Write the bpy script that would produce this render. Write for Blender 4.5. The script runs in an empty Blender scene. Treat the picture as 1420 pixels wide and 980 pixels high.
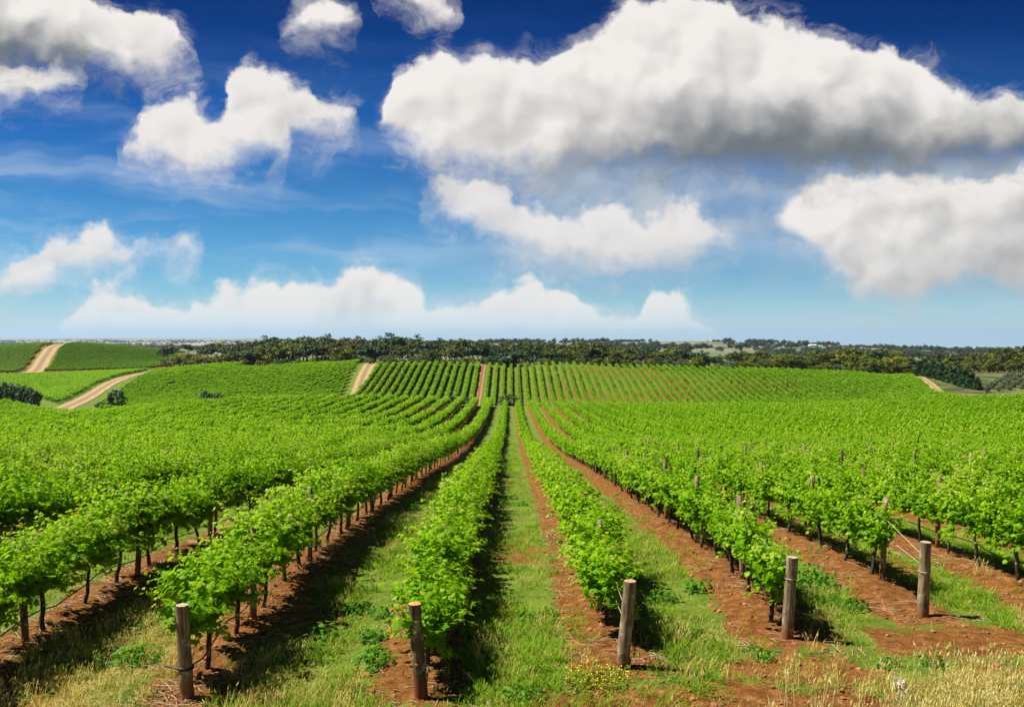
import bpy, math, random
import numpy as np
from mathutils import Vector, Matrix
rad = math.radians
SC = bpy.context.scene
COL = SC.collection
random.seed(7)
RNG = np.random.default_rng(7)

# ------------------------------------------------------------------ camera
EYE = 4.6                                   # the photographer stands on a bank
FOC, HX, HY = 1250.0, 708.0, 467.0          # focal length and vanishing point of the rows, used to size things
cam_d = bpy.data.cameras.new("camera")
cam = bpy.data.objects.new("camera", cam_d); COL.objects.link(cam)
cam_d.sensor_width = 36.0
cam_d.lens = 36.0 * FOC / 1420.0
cam_d.clip_start, cam_d.clip_end = 0.1, 60000.0
cam.location = (0, 0, EYE)
cam.rotation_euler = (rad(90) - math.atan((490 - HY) / FOC), 0, -math.atan((710 - HX) / FOC))
SC.camera = cam
SC.render.resolution_x, SC.render.resolution_y = 1024, 706
SC.view_settings.view_transform = 'Standard'
SC.view_settings.look = 'None'
SC.view_settings.exposure = 1.08
SC.view_settings.gamma = 1.0
SC.view_settings.use_curve_mapping = False
SC.cycles.max_bounces = 6
SC.cycles.diffuse_bounces = 3
SC.cycles.glossy_bounces = 2
SC.cycles.transmission_bounces = 4
SC.cycles.volume_bounces = 0
SC.cycles.caustics_reflective = False
SC.cycles.caustics_refractive = False
SC.cycles.use_denoising = True
SC.cycles.sample_clamp_indirect = 6.0

# ------------------------------------------------------------------ sun
SUN_EL, SUN_AZ = rad(57), rad(-80)          # azimuth from +Y (away from the viewer) towards +X
sdir = Vector((math.sin(SUN_AZ) * math.cos(SUN_EL), math.cos(SUN_AZ) * math.cos(SUN_EL), math.sin(SUN_EL)))
sun_d = bpy.data.lights.new("sun", 'SUN')
sun_d.energy, sun_d.angle, sun_d.color = 5.0, rad(0.55), (1.0, 0.95, 0.86)
sun = bpy.data.objects.new("sun", sun_d); COL.objects.link(sun)
sun.rotation_euler = sdir.to_track_quat('Z', 'Y').to_euler()
sun.location = (-30, 10, 60)

# ------------------------------------------------------------------ node helper
class NT:
    """Small builder: every method returns an output socket."""
    def __init__(self, tree): self.t = tree
    def n(self, typ, **kw):
        nd = self.t.nodes.new(typ)
        for k, v in kw.items(): setattr(nd, k, v)
        return nd
    def put(self, sock, v):
        if v is None: return
        if isinstance(v, bpy.types.NodeSocket): self.t.links.new(v, sock)
        else: sock.default_value = v
    def m(self, op, a, b=None, c=None, clamp=False):
        nd = self.n('ShaderNodeMath', operation=op, use_clamp=clamp)
        for i, v in enumerate((a, b, c)): self.put(nd.inputs[i], v)
        return nd.outputs[0]
    def vm(self, op, a, b=None, out=0):
        nd = self.n('ShaderNodeVectorMath', operation=op)
        self.put(nd.inputs[0], a)
        if b is not None: self.put(nd.inputs[3 if op == 'SCALE' else 1], b)
        return nd.outputs[out]
    def mr(self, v, a, b, c=0.0, d=1.0, smooth=True):
        nd = self.n('ShaderNodeMapRange', interpolation_type='SMOOTHSTEP' if smooth else 'LINEAR')
        for i, x in enumerate((v, a, b, c, d)): self.put(nd.inputs[i], x)
        return nd.outputs[0]
    def noise(self, vec, scale, detail=4.0, rough=0.55, out=0, dist=0.0, lac=2.0):
        nd = self.n('ShaderNodeTexNoise')
        self.put(nd.inputs['Vector'], vec)
        nd.inputs['Scale'].default_value = scale; nd.inputs['Detail'].default_value = detail
        nd.inputs['Roughness'].default_value = rough; nd.inputs['Distortion'].default_value = dist
        nd.inputs['Lacunarity'].default_value = lac
        return nd.outputs[out]
    def mix(self, f, a, b, blend='MIX'):
        nd = self.n('ShaderNodeMix', data_type='RGBA', blend_type=blend)
        self.put(nd.inputs[0], f)
        for i, v in ((6, a), (7, b)):
            self.put(nd.inputs[i], v if isinstance(v, bpy.types.NodeSocket) else (*v[:3], 1.0))
        return nd.outputs[2]
    def ramp(self, f, stops, interp='LINEAR'):
        nd = self.n('ShaderNodeValToRGB'); cr = nd.color_ramp; cr.interpolation = interp
        while len(cr.elements) < len(stops): cr.elements.new(0.5)
        for e, (p, c) in zip(cr.elements, stops):
            e.position = p; e.color = (*c[:3], 1.0)
        self.put(nd.inputs[0], f)
        return nd.outputs[0]
    def comb(self, x, y, z=0.0):
        nd = self.n('ShaderNodeCombineXYZ')
        for i, v in enumerate((x, y, z)): self.put(nd.inputs[i], v)
        return nd.outputs[0]
    def sep(self, v):
        nd = self.n('ShaderNodeSeparateXYZ'); self.put(nd.inputs[0], v)
        return nd.outputs
    def attr(self, name, out='Fac'):
        nd = self.n('ShaderNodeAttribute', attribute_name=name)
        return nd.outputs[out]
    def curve(self, f, pts):
        nd = self.n('ShaderNodeFloatCurve'); cv = nd.mapping.curves[0]
        pts = sorted(pts)
        while len(cv.points) < len(pts): cv.points.new(0.5, 0.5)
        for p, (x, y) in zip(cv.points, pts):
            p.location = (x, y); p.handle_type = 'AUTO_CLAMPED'
        nd.mapping.use_clip = False
        nd.mapping.update()
        nd.inputs['Factor'].default_value = 1.0
        self.put(nd.inputs['Value'], f)
        return nd.outputs[0]

# ------------------------------------------------------------------ sky with cumulus (world directions only)
world = bpy.data.worlds.new("World"); SC.world = world
world.use_nodes = True
world.cycles.sampling_method = 'NONE'
wt = world.node_tree; wt.nodes.clear(); W = NT(wt)
sky = W.n('ShaderNodeTexSky', sky_type='NISHITA', sun_disc=False, sun_elevation=SUN_EL, sun_rotation=SUN_AZ,
          altitude=300.0, air_density=1.0, dust_density=0.35, ozone_density=2.2)
gen = W.n('ShaderNodeTexCoord').outputs['Generated']
dx_, dy_, dz_ = W.sep(gen)
ay = W.m('MAXIMUM', W.m('ABSOLUTE', dy_), 0.08)
U = W.m('ADD', W.m('MULTIPLY', W.m('DIVIDE', dx_, ay), FOC), HX)
V = W.m('SUBTRACT', HY, W.m('MULTIPLY', W.m('DIVIDE', dz_, ay), FOC))
P = W.comb(W.m('DIVIDE', U, 100.0), W.m('DIVIDE', V, 100.0), 0.0)
wa = W.vm('SUBTRACT', W.noise(P, 1.1, 2.0, 0.5, out=1), (0.5, 0.5, 0.5))
wb = W.vm('SUBTRACT', W.noise(W.vm('ADD', P, (7.3, 2.1, 3.0)), 2.0, 7.0, 0.52, out=1), (0.5, 0.5, 0.5))
WARP = W.vm('ADD', W.vm('SCALE', wa, 0.45), W.vm('SCALE', wb, 0.50))
Pw = W.vm('ADD', P, WARP)
pu, pv, _ = W.sep(Pw)
XN = W.m('DIVIDE', W.m('ADD', pu, 1.0), 16.2)          # -100..1520 -> 0..1
PV = W.m('MULTIPLY', pv, 100.0)
def prof(pts):                                        # profile in direction units -> curve output
    return W.m('SUBTRACT', W.m('MULTIPLY', W.curve(XN, [((x + 100) / 1620.0, (y + 100) / 700.0) for x, y in pts]), 700.0), 100.0)
# cauliflower domes: their distance field shapes the edges and, lit from the upper left, the relief
Ps = W.vm('ADD', P, W.vm('SCALE', WARP, 0.55))
def puff(vec, scale, detail, sm=0.5):
    nd = W.n('ShaderNodeTexVoronoi', feature='SMOOTH_F1', voronoi_dimensions='2D', normalize=False)
    W.put(nd.inputs['Vector'], vec)
    nd.inputs['Scale'].default_value = scale; nd.inputs['Detail'].default_value = detail
    nd.inputs['Roughness'].default_value = 0.5; nd.inputs['Lacunarity'].default_value = 2.1
    nd.inputs['Smoothness'].default_value = sm
    return nd.outputs['Distance']
big0 = puff(Ps, 0.95, 2.0, 0.7)
big1 = puff(W.vm('ADD', Ps, (-0.13, -0.17, 0)), 0.95, 2.0, 0.7)
relief = W.m('SUBTRACT', big1, big0)                   # > 0 on slopes facing the sun
PUFF_MID = 0.86
def billow(off): return W.noise(W.vm('ADD', Ps, off), 0.55, 3.0, 0.45)
broad = W.m('SUBTRACT', billow((0, 0, 1.7)), billow((-0.35, -0.50, 1.7)))
fine = W.m('SUBTRACT', W.noise(Ps, 1.9, 5.0, 0.52), 0.5)
crisp = W.m('SUBTRACT', W.noise(P, 6.5, 6.0, 0.62), 0.5)
wisp = W.m('SUBTRACT', W.noise(W.vm('MULTIPLY', Pw, (0.75, 1.25, 1.0)), 1.7, 8.0, 0.66, dist=0.6), 0.5)
def smin(a, b, k=0.5): return W.m('SMOOTH_MIN', a, b, k)

def band(top, bot, st, sb, grey_y, grey_h, grey_amt, soft=1.0, ragged=0.8):
    t, b = prof(top), prof(bot)
    g = prof(grey_y)
    dt_ = W.m('SUBTRACT', PV, t)
    db_ = W.m('SUBTRACT', b, PV)
    top_side = W.mr(W.m('SUBTRACT', db_, dt_), -20.0, 60.0)          # 1 near the lit upper edge, 0 near the base
    d = smin(W.m('DIVIDE', dt_, st), W.m('DIVIDE', db_, sb), 0.5)
    d = W.m('ADD', d, W.m('MULTIPLY', fine, ragged * 2.0))
    d = W.m('ADD', d, W.m('MULTIPLY', W.m('SUBTRACT', PUFF_MID, big0), W.m('ADD', 1.1, W.m('MULTIPLY', top_side, 1.5))))
    d = W.m('ADD', d, W.m('MULTIPLY', crisp, 1.5))
    core = W.mr(d, -0.15, W.m('SUBTRACT', 2.7, W.m('MULTIPLY', top_side, 1.5)))
    halo = W.m('MULTIPLY', W.mr(W.m('ADD', d, W.m('MULTIPLY', wisp, 11.0)), -1.6, 3.6), 0.55)
    halo = W.m('MULTIPLY', halo, W.mr(d, -3.6, -0.4))
    alpha = W.m('MAXIMUM', core, halo)
    gr = W.mr(W.m('ADD', W.m('SUBTRACT', PV, g), W.m('ADD', W.m('MULTIPLY', fine, 40.0), W.m('MULTIPLY', relief, -26.0))), W.m('MULTIPLY', grey_h, -1.0), grey_h)
    gr = W.m('MULTIPLY', gr, grey_amt)
    thick = W.mr(W.m('MINIMUM', dt_, db_), 2.0, 55.0)
    return alpha, gr, thick
NEG_T, NEG_B = 330, 270     # where a band holds no cloud the top lies under the bottom
bandA = band(
    top=[(-100,-40),(0,-45),(110,-20),(150,2),(190,22),(240,38),(268,62),(282,90),(300,180),(370,150),(388,42),(412,14),(440,8),(472,14),(500,28),(508,60),(516,160),(528,168),(545,120),(575,100),(620,92),(700,94),(745,90),(785,72),(830,42),(880,14),(940,0),(1000,2),(1030,16),(1080,24),(1130,44),(1180,62),(1240,80),(1280,92),(1310,114),(1345,120),(1390,122),(1420,132),(1470,150),(1520,190)],
    bot=[(-100,108),(0,108),(50,108),(85,106),(130,104),(190,116),(235,112),(268,80),(282,60),(300,-60),(370,-60),(388,44),(430,66),(470,58),(500,38),(508,10),(516,60),(528,150),(545,205),(580,240),(640,256),(750,256),(850,254),(1000,252),(1100,254),(1200,252),(1300,250),(1400,236),(1470,220),(1520,200)],
    st=11, sb=22,
    grey_y=[(-100,36),(0,38),(100,52),(140,88),(200,112),(300,130),(390,60),(500,60),(530,240),(640,240),(700,236),(800,206),(860,196),(960,160),(1080,152),(1180,160),(1300,172),(1400,168),(1520,165)],
    grey_h=W.mr(U, 500, 1000, 36, 56), grey_amt=W.mr(W.m('ABSOLUTE', W.m('SUBTRACT', U, 480.0)), 160, 500, 0.66, 0.93), soft=1.0, ragged=0.7)
bandB = band(
    top=[(-100,82),(0,84),(60,86),(112,96),(126,170),(140,300),(160,222),(195,176),(214,142),(255,140),(290,150),(318,132),(328,98),(346,82),(364,90),(380,110),(420,124),(442,148),(478,150),(502,154),(514,175),(520,120),(526,-30),(600,-20),(622,4),(640,22),(652,140),(700,320),(1050,340),(1085,292),(1125,258),(1165,240),(1250,240),(1300,250),(1380,240),(1440,226),(1520,220)],
    bot=[(-100,158),(0,156),(55,150),(112,120),(126,100),(140,150),(160,224),(200,234),(255,252),(310,242),(360,228),(388,240),(405,208),(460,206),(492,198),(510,165),(520,20),(526,8),(560,20),(600,42),(630,34),(640,10),(652,-40),(700,200),(1050,285),(1085,318),(1120,352),(1160,400),(1215,436),(1280,430),(1330,412),(1420,416),(1520,410)],
    st=12, sb=17,
    grey_y=[(-100,300),(160,235),(300,240),(480,210),(640,80),(1100,390),(1200,385),(1300,345),(1420,318),(1520,320)],
    grey_h=90, grey_amt=W.mr(U, 900, 1200, 0.18, 0.45))
bandC = band(
    top=[(-100,375),(0,366),(38,334),(75,319),(108,332),(140,324),(170,342),(230,348),(254,334),(272,348),(290,400),(330,460),(560,440),(590,290),(625,262),(670,258),(720,262),(765,276),(800,296),(832,276),(860,288),(900,296),(955,284),(1000,302),(1030,325),(1050,400),(1100,440),(1520,440)],
    bot=[(-100,415),(0,416),(60,415),(110,402),(170,386),(230,380),(268,368),(290,340),(330,300),(560,220),(590,292),(625,312),(670,336),(722,362),(800,380),(900,384),(980,368),(1030,335),(1050,280),(1100,240),(1520,240)],
    st=14, sb=20,
    grey_y=[(-100,410),(100,405),(280,400),(560,350),(700,345),(900,355),(1030,340),(1520,340)],
    grey_h=60, grey_amt=0.38)
bandD = band(
    top=[(-100,520),(60,470),(118,432),(134,398),(165,386),(190,400),(206,412),(240,430),(290,408),(315,398),(400,393),(430,390),(452,378),(500,364),(532,367),(560,384),(586,402),(602,424),(640,428),(680,408),(740,399),(780,415),(830,438),(882,434),(904,408),(938,410),(966,426),(988,446),(1015,475),(1100,520),(1520,520)],
    bot=[(-100,520),(1520,520)],
    st=14, sb=30, grey_y=[(-100,560),(1520,560)], grey_h=70, grey_amt=0.2)

# clear sky: the Nishita sky through a polariser (deep blue aloft, pale at the horizon)
elev = W.mr(V, 467, -60, 0.0, 1.0, smooth=False)
pol = W.ramp(elev, [(0.0, (0.66, 0.88, 1.20)), (0.10, (0.44, 0.82, 1.14)), (0.30, (0.20, 0.58, 0.92)), (0.55, (0.065, 0.34, 0.74)), (0.80, (0.009, 0.14, 0.44)), (1.0, (0.001, 0.075, 0.27))])
blue = W.mix(1.0, sky.outputs[0], pol, 'MULTIPLY')
# thin cirrus streaks and a torn veil under the big cloud
p_u, p_v, _ = W.sep(W.vm('ADD', P, W.vm('SCALE', wa, 0.5)))
st_v = W.comb(W.m('MULTIPLY', p_u, 0.20), W.m('MULTIPLY', W.m('SUBTRACT', p_v, W.m('MULTIPLY', p_u, 0.06)), 2.0), 5.0)
cir = W.mr(W.noise(st_v, 1.0, 5.0, 0.5), 0.43, 0.72)
cir = W.m('MULTIPLY', cir, W.m('MULTIPLY', W.mr(V, 40, 330, 0.02, 0.55), W.mr(U, 150, 700, 1.0, 0.5)))
veil = W.mr(W.noise(W.vm('ADD', Pw, (3.0, 9.0, 4.0)), 0.85, 6.0, 0.58), 0.30, 0.60)
veil = W.m('MULTIPLY', W.m('ADD', 0.35, W.m('MULTIPLY', veil, 0.75)), W.m('MULTIPLY', W.mr(V, 195, 250), W.mr(V, 440, 290)))
veil = W.m('MULTIPLY', veil, W.m('MULTIPLY', W.mr(U, 570, 820), 0.72))
low = W.m('MULTIPLY', W.mr(V, 385, 480), 0.66)
WHITE = (8.9, 8.5, 8.1)                              # before the 0.1 world strength
CG = (1.15, 1.42, 1.65)                                # grey undersides
col = W.mix(cir, blue, (6.0, 7.2, 8.4))
col = W.mix(low, col, (5.6, 7.6, 8.5))
col = W.mix(veil, col, (5.0, 5.6, 6.1))
def lay(col, bnd, hazec=None, amount=1.0):
    al, gr, th = bnd
    lum = W.m('ADD', 0.93, W.m('MULTIPLY', relief, 0.48))
    lum = W.m('ADD', lum, W.m('MULTIPLY', broad, 1.15))
    lum = W.m('ADD', lum, W.m('MULTIPLY', fine, 0.10))
    sh = W.m('SUBTRACT', 1.0, lum, clamp=True)
    sh = W.m('MULTIPLY', sh, th)
    tot = W.m('SUBTRACT', 1.0, W.m('MULTIPLY', W.m('SUBTRACT', 1.0, sh), W.m('SUBTRACT', 1.0, gr)), clamp=True)
    c = W.mix(tot, WHITE, CG)
    if hazec is not None: c = W.mix(hazec[0], c, hazec[1])
    return W.mix(W.m('MULTIPLY', al, amount), col, c)
col = lay(col, bandD, (W.mr(V, 385, 475, 0.0, 0.9), (6.6, 7.8, 8.3)), W.mr(V, 475, 440, 0.25, 0.97))
col = lay(col, bandC, None, 0.9)
col = lay(col, bandB, None, 0.97)
col = lay(col, bandA, None, 1.0)
bg = W.n('ShaderNodeBackground'); bg.inputs['Strength'].default_value = 0.0475
wt.links.new(col, bg.inputs['Color'])
wo = W.n('ShaderNodeOutputWorld'); wt.links.new(bg.outputs[0], wo.inputs['Surface'])

# ================================================================== terrain
CANOPY = 1.75
def T(px, py, d, off=0.0):
    """Ground point for something seen in that direction at distance d, off metres below it."""
    return ((px - HX) * d / FOC, d, EYE - (py - HY) * d / FOC - off)
pts = []
for y in (-50, -20, 0, 12):
    for x in (-45, -18, 0, 18, 45): pts.append((x, y, 0.0))
for d, z in ((20, -.25), (32, -1.2), (48, -2.6), (70, -4.7), (109, -7.4), (150, -9.0)):
    for k in (-1.0, -.55, -.25, 0, .25, .55, 1.0): pts.append((k * (d + 20), d, z * (1 - 0.02 * abs(k))))
EDGE = ((-300,548),(-150,547),(0,552),(45,560),(84,567),(127,569),(200,560),(280,552),(360,548),(500,546),(600,549),(710,553),(850,555),(1000,556),(1150,555),(1250,549),(1420,543),(1600,538))
for px, py in EDGE: pts.append(T(px, py, 188, CANOPY))
for px, py in ((-200,572),(0,576),(84,574),(127,577),(200,571),(360,562),(500,561),(710,566),(850,568),(1000,568),(1250,561),(1420,556),(1600,552)): pts.append(T(px, py, 236))
for px, py in ((500,549),(600,551),(710,553),(850,556),(1000,557),(1150,556),(1237,552)): pts.append(T(px, py, 285, CANOPY))
for px, py in ((-200,562),(85,564),(162,566),(1305,546),(1370,546),(1420,543),(1600,540)): pts.append(T(px, py, 288))
for px, py in ((250,557),(360,552)): pts.append(T(px, py, 285, CANOPY))
for px, py in ((250,538),(360,526),(440,520)): pts.append(T(px, py, 332, CANOPY))
for px, py, d in ((220,511,400),(270,506,395),(350,503,390),(430,501.5,385)): pts.append(T(px, py, d, CANOPY))
for px, py in ((505,502),(600,500.5),(670,502),(705,504.5),(760,501.5),(900,505),(1000,507.5),(1100,510.5),(1180,514),(1250,518)): pts.append(T(px, py, 352, CANOPY))
for px, py in ((500,502),(700,504),(900,507),(1100,512),(1250,518)): pts.append(T(px, py, 390))
for px, py in ((300,502),(500,501),(700,502),(900,505),(1100,510),(1250,515)): pts.append(T(px, py, 460))
for px, py in ((350,500),(500,500),(700,500),(900,503),(1100,507),(1300,510)): pts.append(T(px, py, 620))
for px, py, d in ((1290,520,350),(1330,532,318),(1360,545,292),(1420,521,362),(1500,518,362),(1420,533,320),(1340,515,400),(1420,514,420),(1550,512,430)): pts.append(T(px, py, d))
for px, py, d, o in ((-120,560,300,CANOPY),(20,559,300,0),(-100,520,420,CANOPY),(0,518,420,CANOPY),(100,515,420,CANOPY),(180,511.5,420,CANOPY),
                     (60,538,355,CANOPY),(130,535,352,0),(-100,519,455,0),(0,518,455,0),(120,514,455,0),(205,513.5,440,0),(262,511,440,0)): pts.append(T(px, py, d, o))
for px, py in ((-150,482),(0,479),(60,475.5),(100,474.5),(170,479),(240,486),(300,493)): pts.append(T(px, py, 635, CANOPY))
for px, py in ((0,497),(120,494),(220,499)): pts.append(T(px, py, 540, CANOPY))
for px, py in ((-150,490),(0,487),(100,485),(250,492)): pts.append(T(px, py, 820))
for px in (-300, 0, 250): pts.append(T(px, 495, 1300)); pts.append(T(px, 483, 2600))
for px, py in ((450,496),(700,497),(900,492),(1100,495),(1350,500)): pts.append(T(px, py, 1100))
for px, py in ((480,478),(600,477),(700,476),(800,475),(880,474),(930,473),(1000,474),(1080,478),(1200,482),(1300,486),(1420,490),(1600,492)): pts.append(T(px, py, 2200))
for px in (480, 700, 950, 1200, 1500): pts.append(T(px, 484 if px < 1000 else 493, 3600))
for d, z in ((6000, -34), (11000, -26), (17000, -24)):
    for k in (-1.2, -.6, -.25, .0, .3, .7, 1.2): pts.append((k * d, d, z if k < -.2 else z - (.004 if k == 0 else .014) * d))
pts = np.array(pts)
def warp_xy(x, y):
    q = np.maximum(y + 64.0, 4.0)
    return np.stack([x / q * 1.5, np.log(q / 64.0)], -1)
_A = warp_xy(pts[:, 0], pts[:, 1])
def _phi(r2): return 0.5 * r2 * np.log(r2 + 1e-9)
def _fit(A, zn, lam):
    n = len(A)
    K = _phi(((A[:, None] - A[None]) ** 2).sum(-1)) + lam * np.eye(n)
    Pm = np.concatenate([np.ones((n, 1)), A], 1)
    M = np.block([[K, Pm], [Pm.T, np.zeros((3, 3))]])
    return np.linalg.solve(M, np.concatenate([zn, np.zeros(3)]))
_ZS = (pts[:, 1].clip(0) + 64.0)                      # fit heights as slopes, so near and far weigh alike
_w = _fit(_A, pts[:, 2] / _ZS, 2e-5)
def base_height(x, y):
    x = np.atleast_1d(np.asarray(x, float)); y = np.atleast_1d(np.asarray(y, float))
    out = np.empty(x.shape); xf, yf, of = x.ravel(), y.ravel(), out.ravel()
    for i in range(0, xf.size, 40000):
        B = warp_xy(xf[i:i + 40000], yf[i:i + 40000])
        r2 = ((B[:, None] - _A[None]) ** 2).sum(-1)
        of[i:i + 40000] = (_phi(r2) @ _w[:-3] + _w[-3] + B @ _w[-2:]) * (yf[i:i + 40000].clip(0) + 64.0)
    t = np.clip((yf - 11.0) / 12.0, 0, 1); t = t * t * (3 - 2 * t)
    of *= t
    return of.reshape(x.shape)

def vnoise(x, y, seed=0):
    """Smooth value noise."""
    xi, yi = np.floor(x).astype(np.int64), np.floor(y).astype(np.int64)
    fx, fy = x - xi, y - yi
    fx, fy = fx * fx * (3 - 2 * fx), fy * fy * (3 - 2 * fy)
    def h(a, b):
        v = (a * 374761393 + b * 668265263 + seed * 1442695041) & 0xffffffff
        v = ((v ^ (v >> 13)) * 1274126177) & 0xffffffff
        return ((v ^ (v >> 16)) & 0xffff) / 65535.0
    return (h(xi, yi) * (1 - fx) + h(xi + 1, yi) * fx) * (1 - fy) + (h(xi, yi + 1) * (1 - fx) + h(xi + 1, yi + 1) * fx) * fy
def fbm(x, y, seed=0, oct=4):
    s, a, tot = 0.0, 1.0, 0.0
    for k in range(oct):
        s = s + a * vnoise(x * 2 ** k, y * 2 ** k, seed + k); tot += a; a *= 0.5
    return s / tot
def sstep(v, a, b):
    t = np.clip((v - a) / (b - a), 0, 1); return t * t * (3 - 2 * t)

# rows of the near vineyard: across-slope position and where each row begins
ROWS = [(-4.17, 11.55), (-1.16, 11.65), (1.57, 12.58), (4.26, 13.8), (6.92, 15.05), (9.40, 12.2)]
LEFT = []
x = -4.17
for k in range(48):
    x -= 3.0 if k < 2 else 2.85
    LEFT.append((x, 9.5 if k == 0 else 10.0 + 0.15 * k))
RIGHT = []
x = 9.40
for k in range(50):
    x += 2.66; RIGHT.append((x, 12.8 + 0.1 * k))
ALLROWS = LEFT[::-1] + ROWS + RIGHT
ROWX = np.array([r[0] for r in ALLROWS]); ROWS0 = np.array([r[1] for r in ALLROWS])
FIELD_END = 187.0
# rows of the vineyard on the facing slope
HILL_L = [-50.6 + 2.72 * i for i in range(15)]
HILL_R = [-8.0 + 2.74 * i for i in range(64)]
HILLX = np.array(HILL_L + HILL_R)
HILL0, HILL1 = 262.0, 352.0
def pline(pl): return [((px - HX) * d / FOC, d) for px, d in pl]
TRACK_R = pline([(1330, 272), (1308, 289), (1293, 318), (1276, 346), (1262, 368)])
def track_r_x(y): return np.interp(y, [p[1] for p in TRACK_R], [p[0] for p in TRACK_R])

def nearest_row(x, rows):
    i = np.clip(np.searchsorted(rows, x), 1, len(rows) - 1)
    j = np.where(np.abs(x - rows[i - 1]) < np.abs(x - rows[i]), i - 1, i)
    return j, x - rows[j]

def ground_height(x, y):
    """Terrain with the mounded soil under the near rows and small unevenness."""
    x = np.atleast_1d(np.asarray(x, float)); y = np.atleast_1d(np.asarray(y, float))
    z = base_height(x, y)
    j, dx = nearest_row(x, ROWX)
    inrow = sstep(y, ROWS0[j] + 0.2, ROWS0[j] + 1.8) * (y < FIELD_END)
    berm = 0.15 * np.exp(-((dx + 0.05) / 0.55) ** 2) * inrow * (0.75 + 0.5 * fbm(x * 0.9, y * 0.9, 5, 2))
    near = sstep(y, 70, 35)
    rough = (fbm(x * 1.1, y * 1.1, 11, 4) - 0.5) * 0.11 + (fbm(x * 6.5, y * 6.5, 21, 3) - 0.5) * 0.045
    return z + berm + near * rough - 0.06 * sstep(y, 17.0, 15.5)

# one sheet out to the horizon, fine where it is close
ys = [-60.0]
while ys[-1] < 8: ys.append(ys[-1] + (2.0 if ys[-1] < 4 else 0.15))
while ys[-1] < 16000: ys.append(ys[-1] + max(0.09, 0.0078 * ys[-1]))
ys = np.array(ys); NXG = 760
uu = np.linspace(-1, 1, NXG); uu = np.sinh(2.6 * uu) / math.sinh(2.6)
gy = np.repeat(ys, NXG); gx = np.tile(uu, len(ys)) * (44 + 0.95 * np.maximum(gy, 0))
gz = ground_height(gx, gy)
def sheet(name, X, Y, Z, nx, ny):
    me = bpy.data.meshes.new(name)
    me.vertices.add(len(X)); me.vertices.foreach_set('co', np.stack([X, Y, Z], -1).ravel().astype(np.float32))
    a = (np.arange(ny - 1)[:, None] * nx + np.arange(nx - 1)[None]).ravel()
    q = np.stack([a, a + 1, a + nx + 1, a + nx], -1)
    me.loops.add(q.size); me.loops.foreach_set('vertex_index', q.ravel().astype(np.int32))
    me.polygons.add(len(q)); me.polygons.foreach_set('loop_start', (np.arange(len(q)) * 4).astype(np.int32))
    me.polygons.foreach_set('use_smooth', np.ones(len(q), bool))
    me.update(calc_edges=True)
    ob = bpy.data.objects.new(name, me); COL.objects.link(ob)
    return ob
ground = sheet('ground', gx, gy, gz, NXG, len(ys)); ground['kind'] = 'structure'

# what covers the ground: tilled soil strips, mown lanes, dry paddock, open plain
def put_attr(me, name, vals):
    at = me.attributes.new(name, 'FLOAT', 'POINT'); at.data.foreach_set('value', np.asarray(vals, np.float32))
j, dx = nearest_row(gx, ROWX)
infield = sstep(gy, ROWS0[j] - 1.5, ROWS0[j] + 0.5) * sstep(gy, FIELD_END + 3, FIELD_END)
adx = np.where(dx < 0, -dx * 0.80, dx * 1.05)
strip = sstep(adx, 0.88, 0.30)
jh, dh = nearest_row(gx, HILLX)
onhill = sstep(gy, HILL0 - 4, HILL0) * sstep(gy, HILL1 + 5, HILL1) * (gx > -54) * (gx < track_r_x(gy) + 1)
soil = np.maximum(strip * infield, sstep(np.abs(dh), 1.15, 0.5) * onhill * (.45 + .4 * sstep(fbm(gx * .12, gy * .05, 61, 3), .35, .6)))
head = sstep(gy, 30, 20) * (1 - infield)                     # the rough headland in front of the rows
soil = np.maximum(soil, infield * sstep(gy, 90, 40) * 0.50 * sstep(fbm(gx * .9, gy * .42, 41, 3), .52, .68))
soil = np.maximum(soil, 0.55 * sstep(gy, 440, 452) * sstep(gy, 690, 660) * (gx < -95))
soil = np.maximum(soil, head * (0.85 * sstep(fbm(gx * 0.45, gy * 0.8, 31, 3), 0.34, 0.52)))
dry = head * np.clip(.75 * sstep(gx, 2.5, 6.0) * sstep(gy, 14.0, 11.6) + sstep(np.abs(gx + 4.6), 1.5, .5) * sstep(gy, 15, 12) , 0, 1)
dry = np.maximum(dry, 0.7 * sstep(np.abs(gx + 5.35), 0.9, 0.25) * sstep(gy, 17.5, 14.0) * (gy > 8))
far = sstep(gy, 700, 1500)
belt = sstep(gy, 355, 372) * (1 - far) * (gx > -85) 
belt = np.maximum(belt, .75 * sstep(gy, 250, 262) * (gx > track_r_x(gy) + 1.2) * (1 - far))
put_attr(ground.data, 'soil', soil); put_attr(ground.data, 'dry', dry); put_attr(ground.data, 'far', far); put_attr(ground.data, 'belt', belt)

def material(name):
    m = bpy.data.materials.new(name); m.use_nodes = True
    m.node_tree.nodes.clear(); b = NT(m.node_tree)
    out = b.n('ShaderNodeOutputMaterial')
    return m, b, out
def principled(b, out, color, rough=0.8, spec=0.3, normal=None):
    p = b.n('ShaderNodeBsdfPrincipled')
    b.put(p.inputs['Base Color'], color if isinstance(color, bpy.types.NodeSocket) else (*color[:3], 1))
    b.put(p.inputs['Roughness'], rough); b.put(p.inputs['Specular IOR Level'], spec)
    if normal is not None: b.put(p.inputs['Normal'], normal)
    b.t.links.new(p.outputs[0], out.inputs['Surface'])
    return p
def bump(b, h, strength=0.5, dist=0.05):
    nd = b.n('ShaderNodeBump'); nd.inputs['Strength'].default_value = strength; nd.inputs['Distance'].default_value = dist
    b.put(nd.inputs['Height'], h); return nd.outputs[0]

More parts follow.
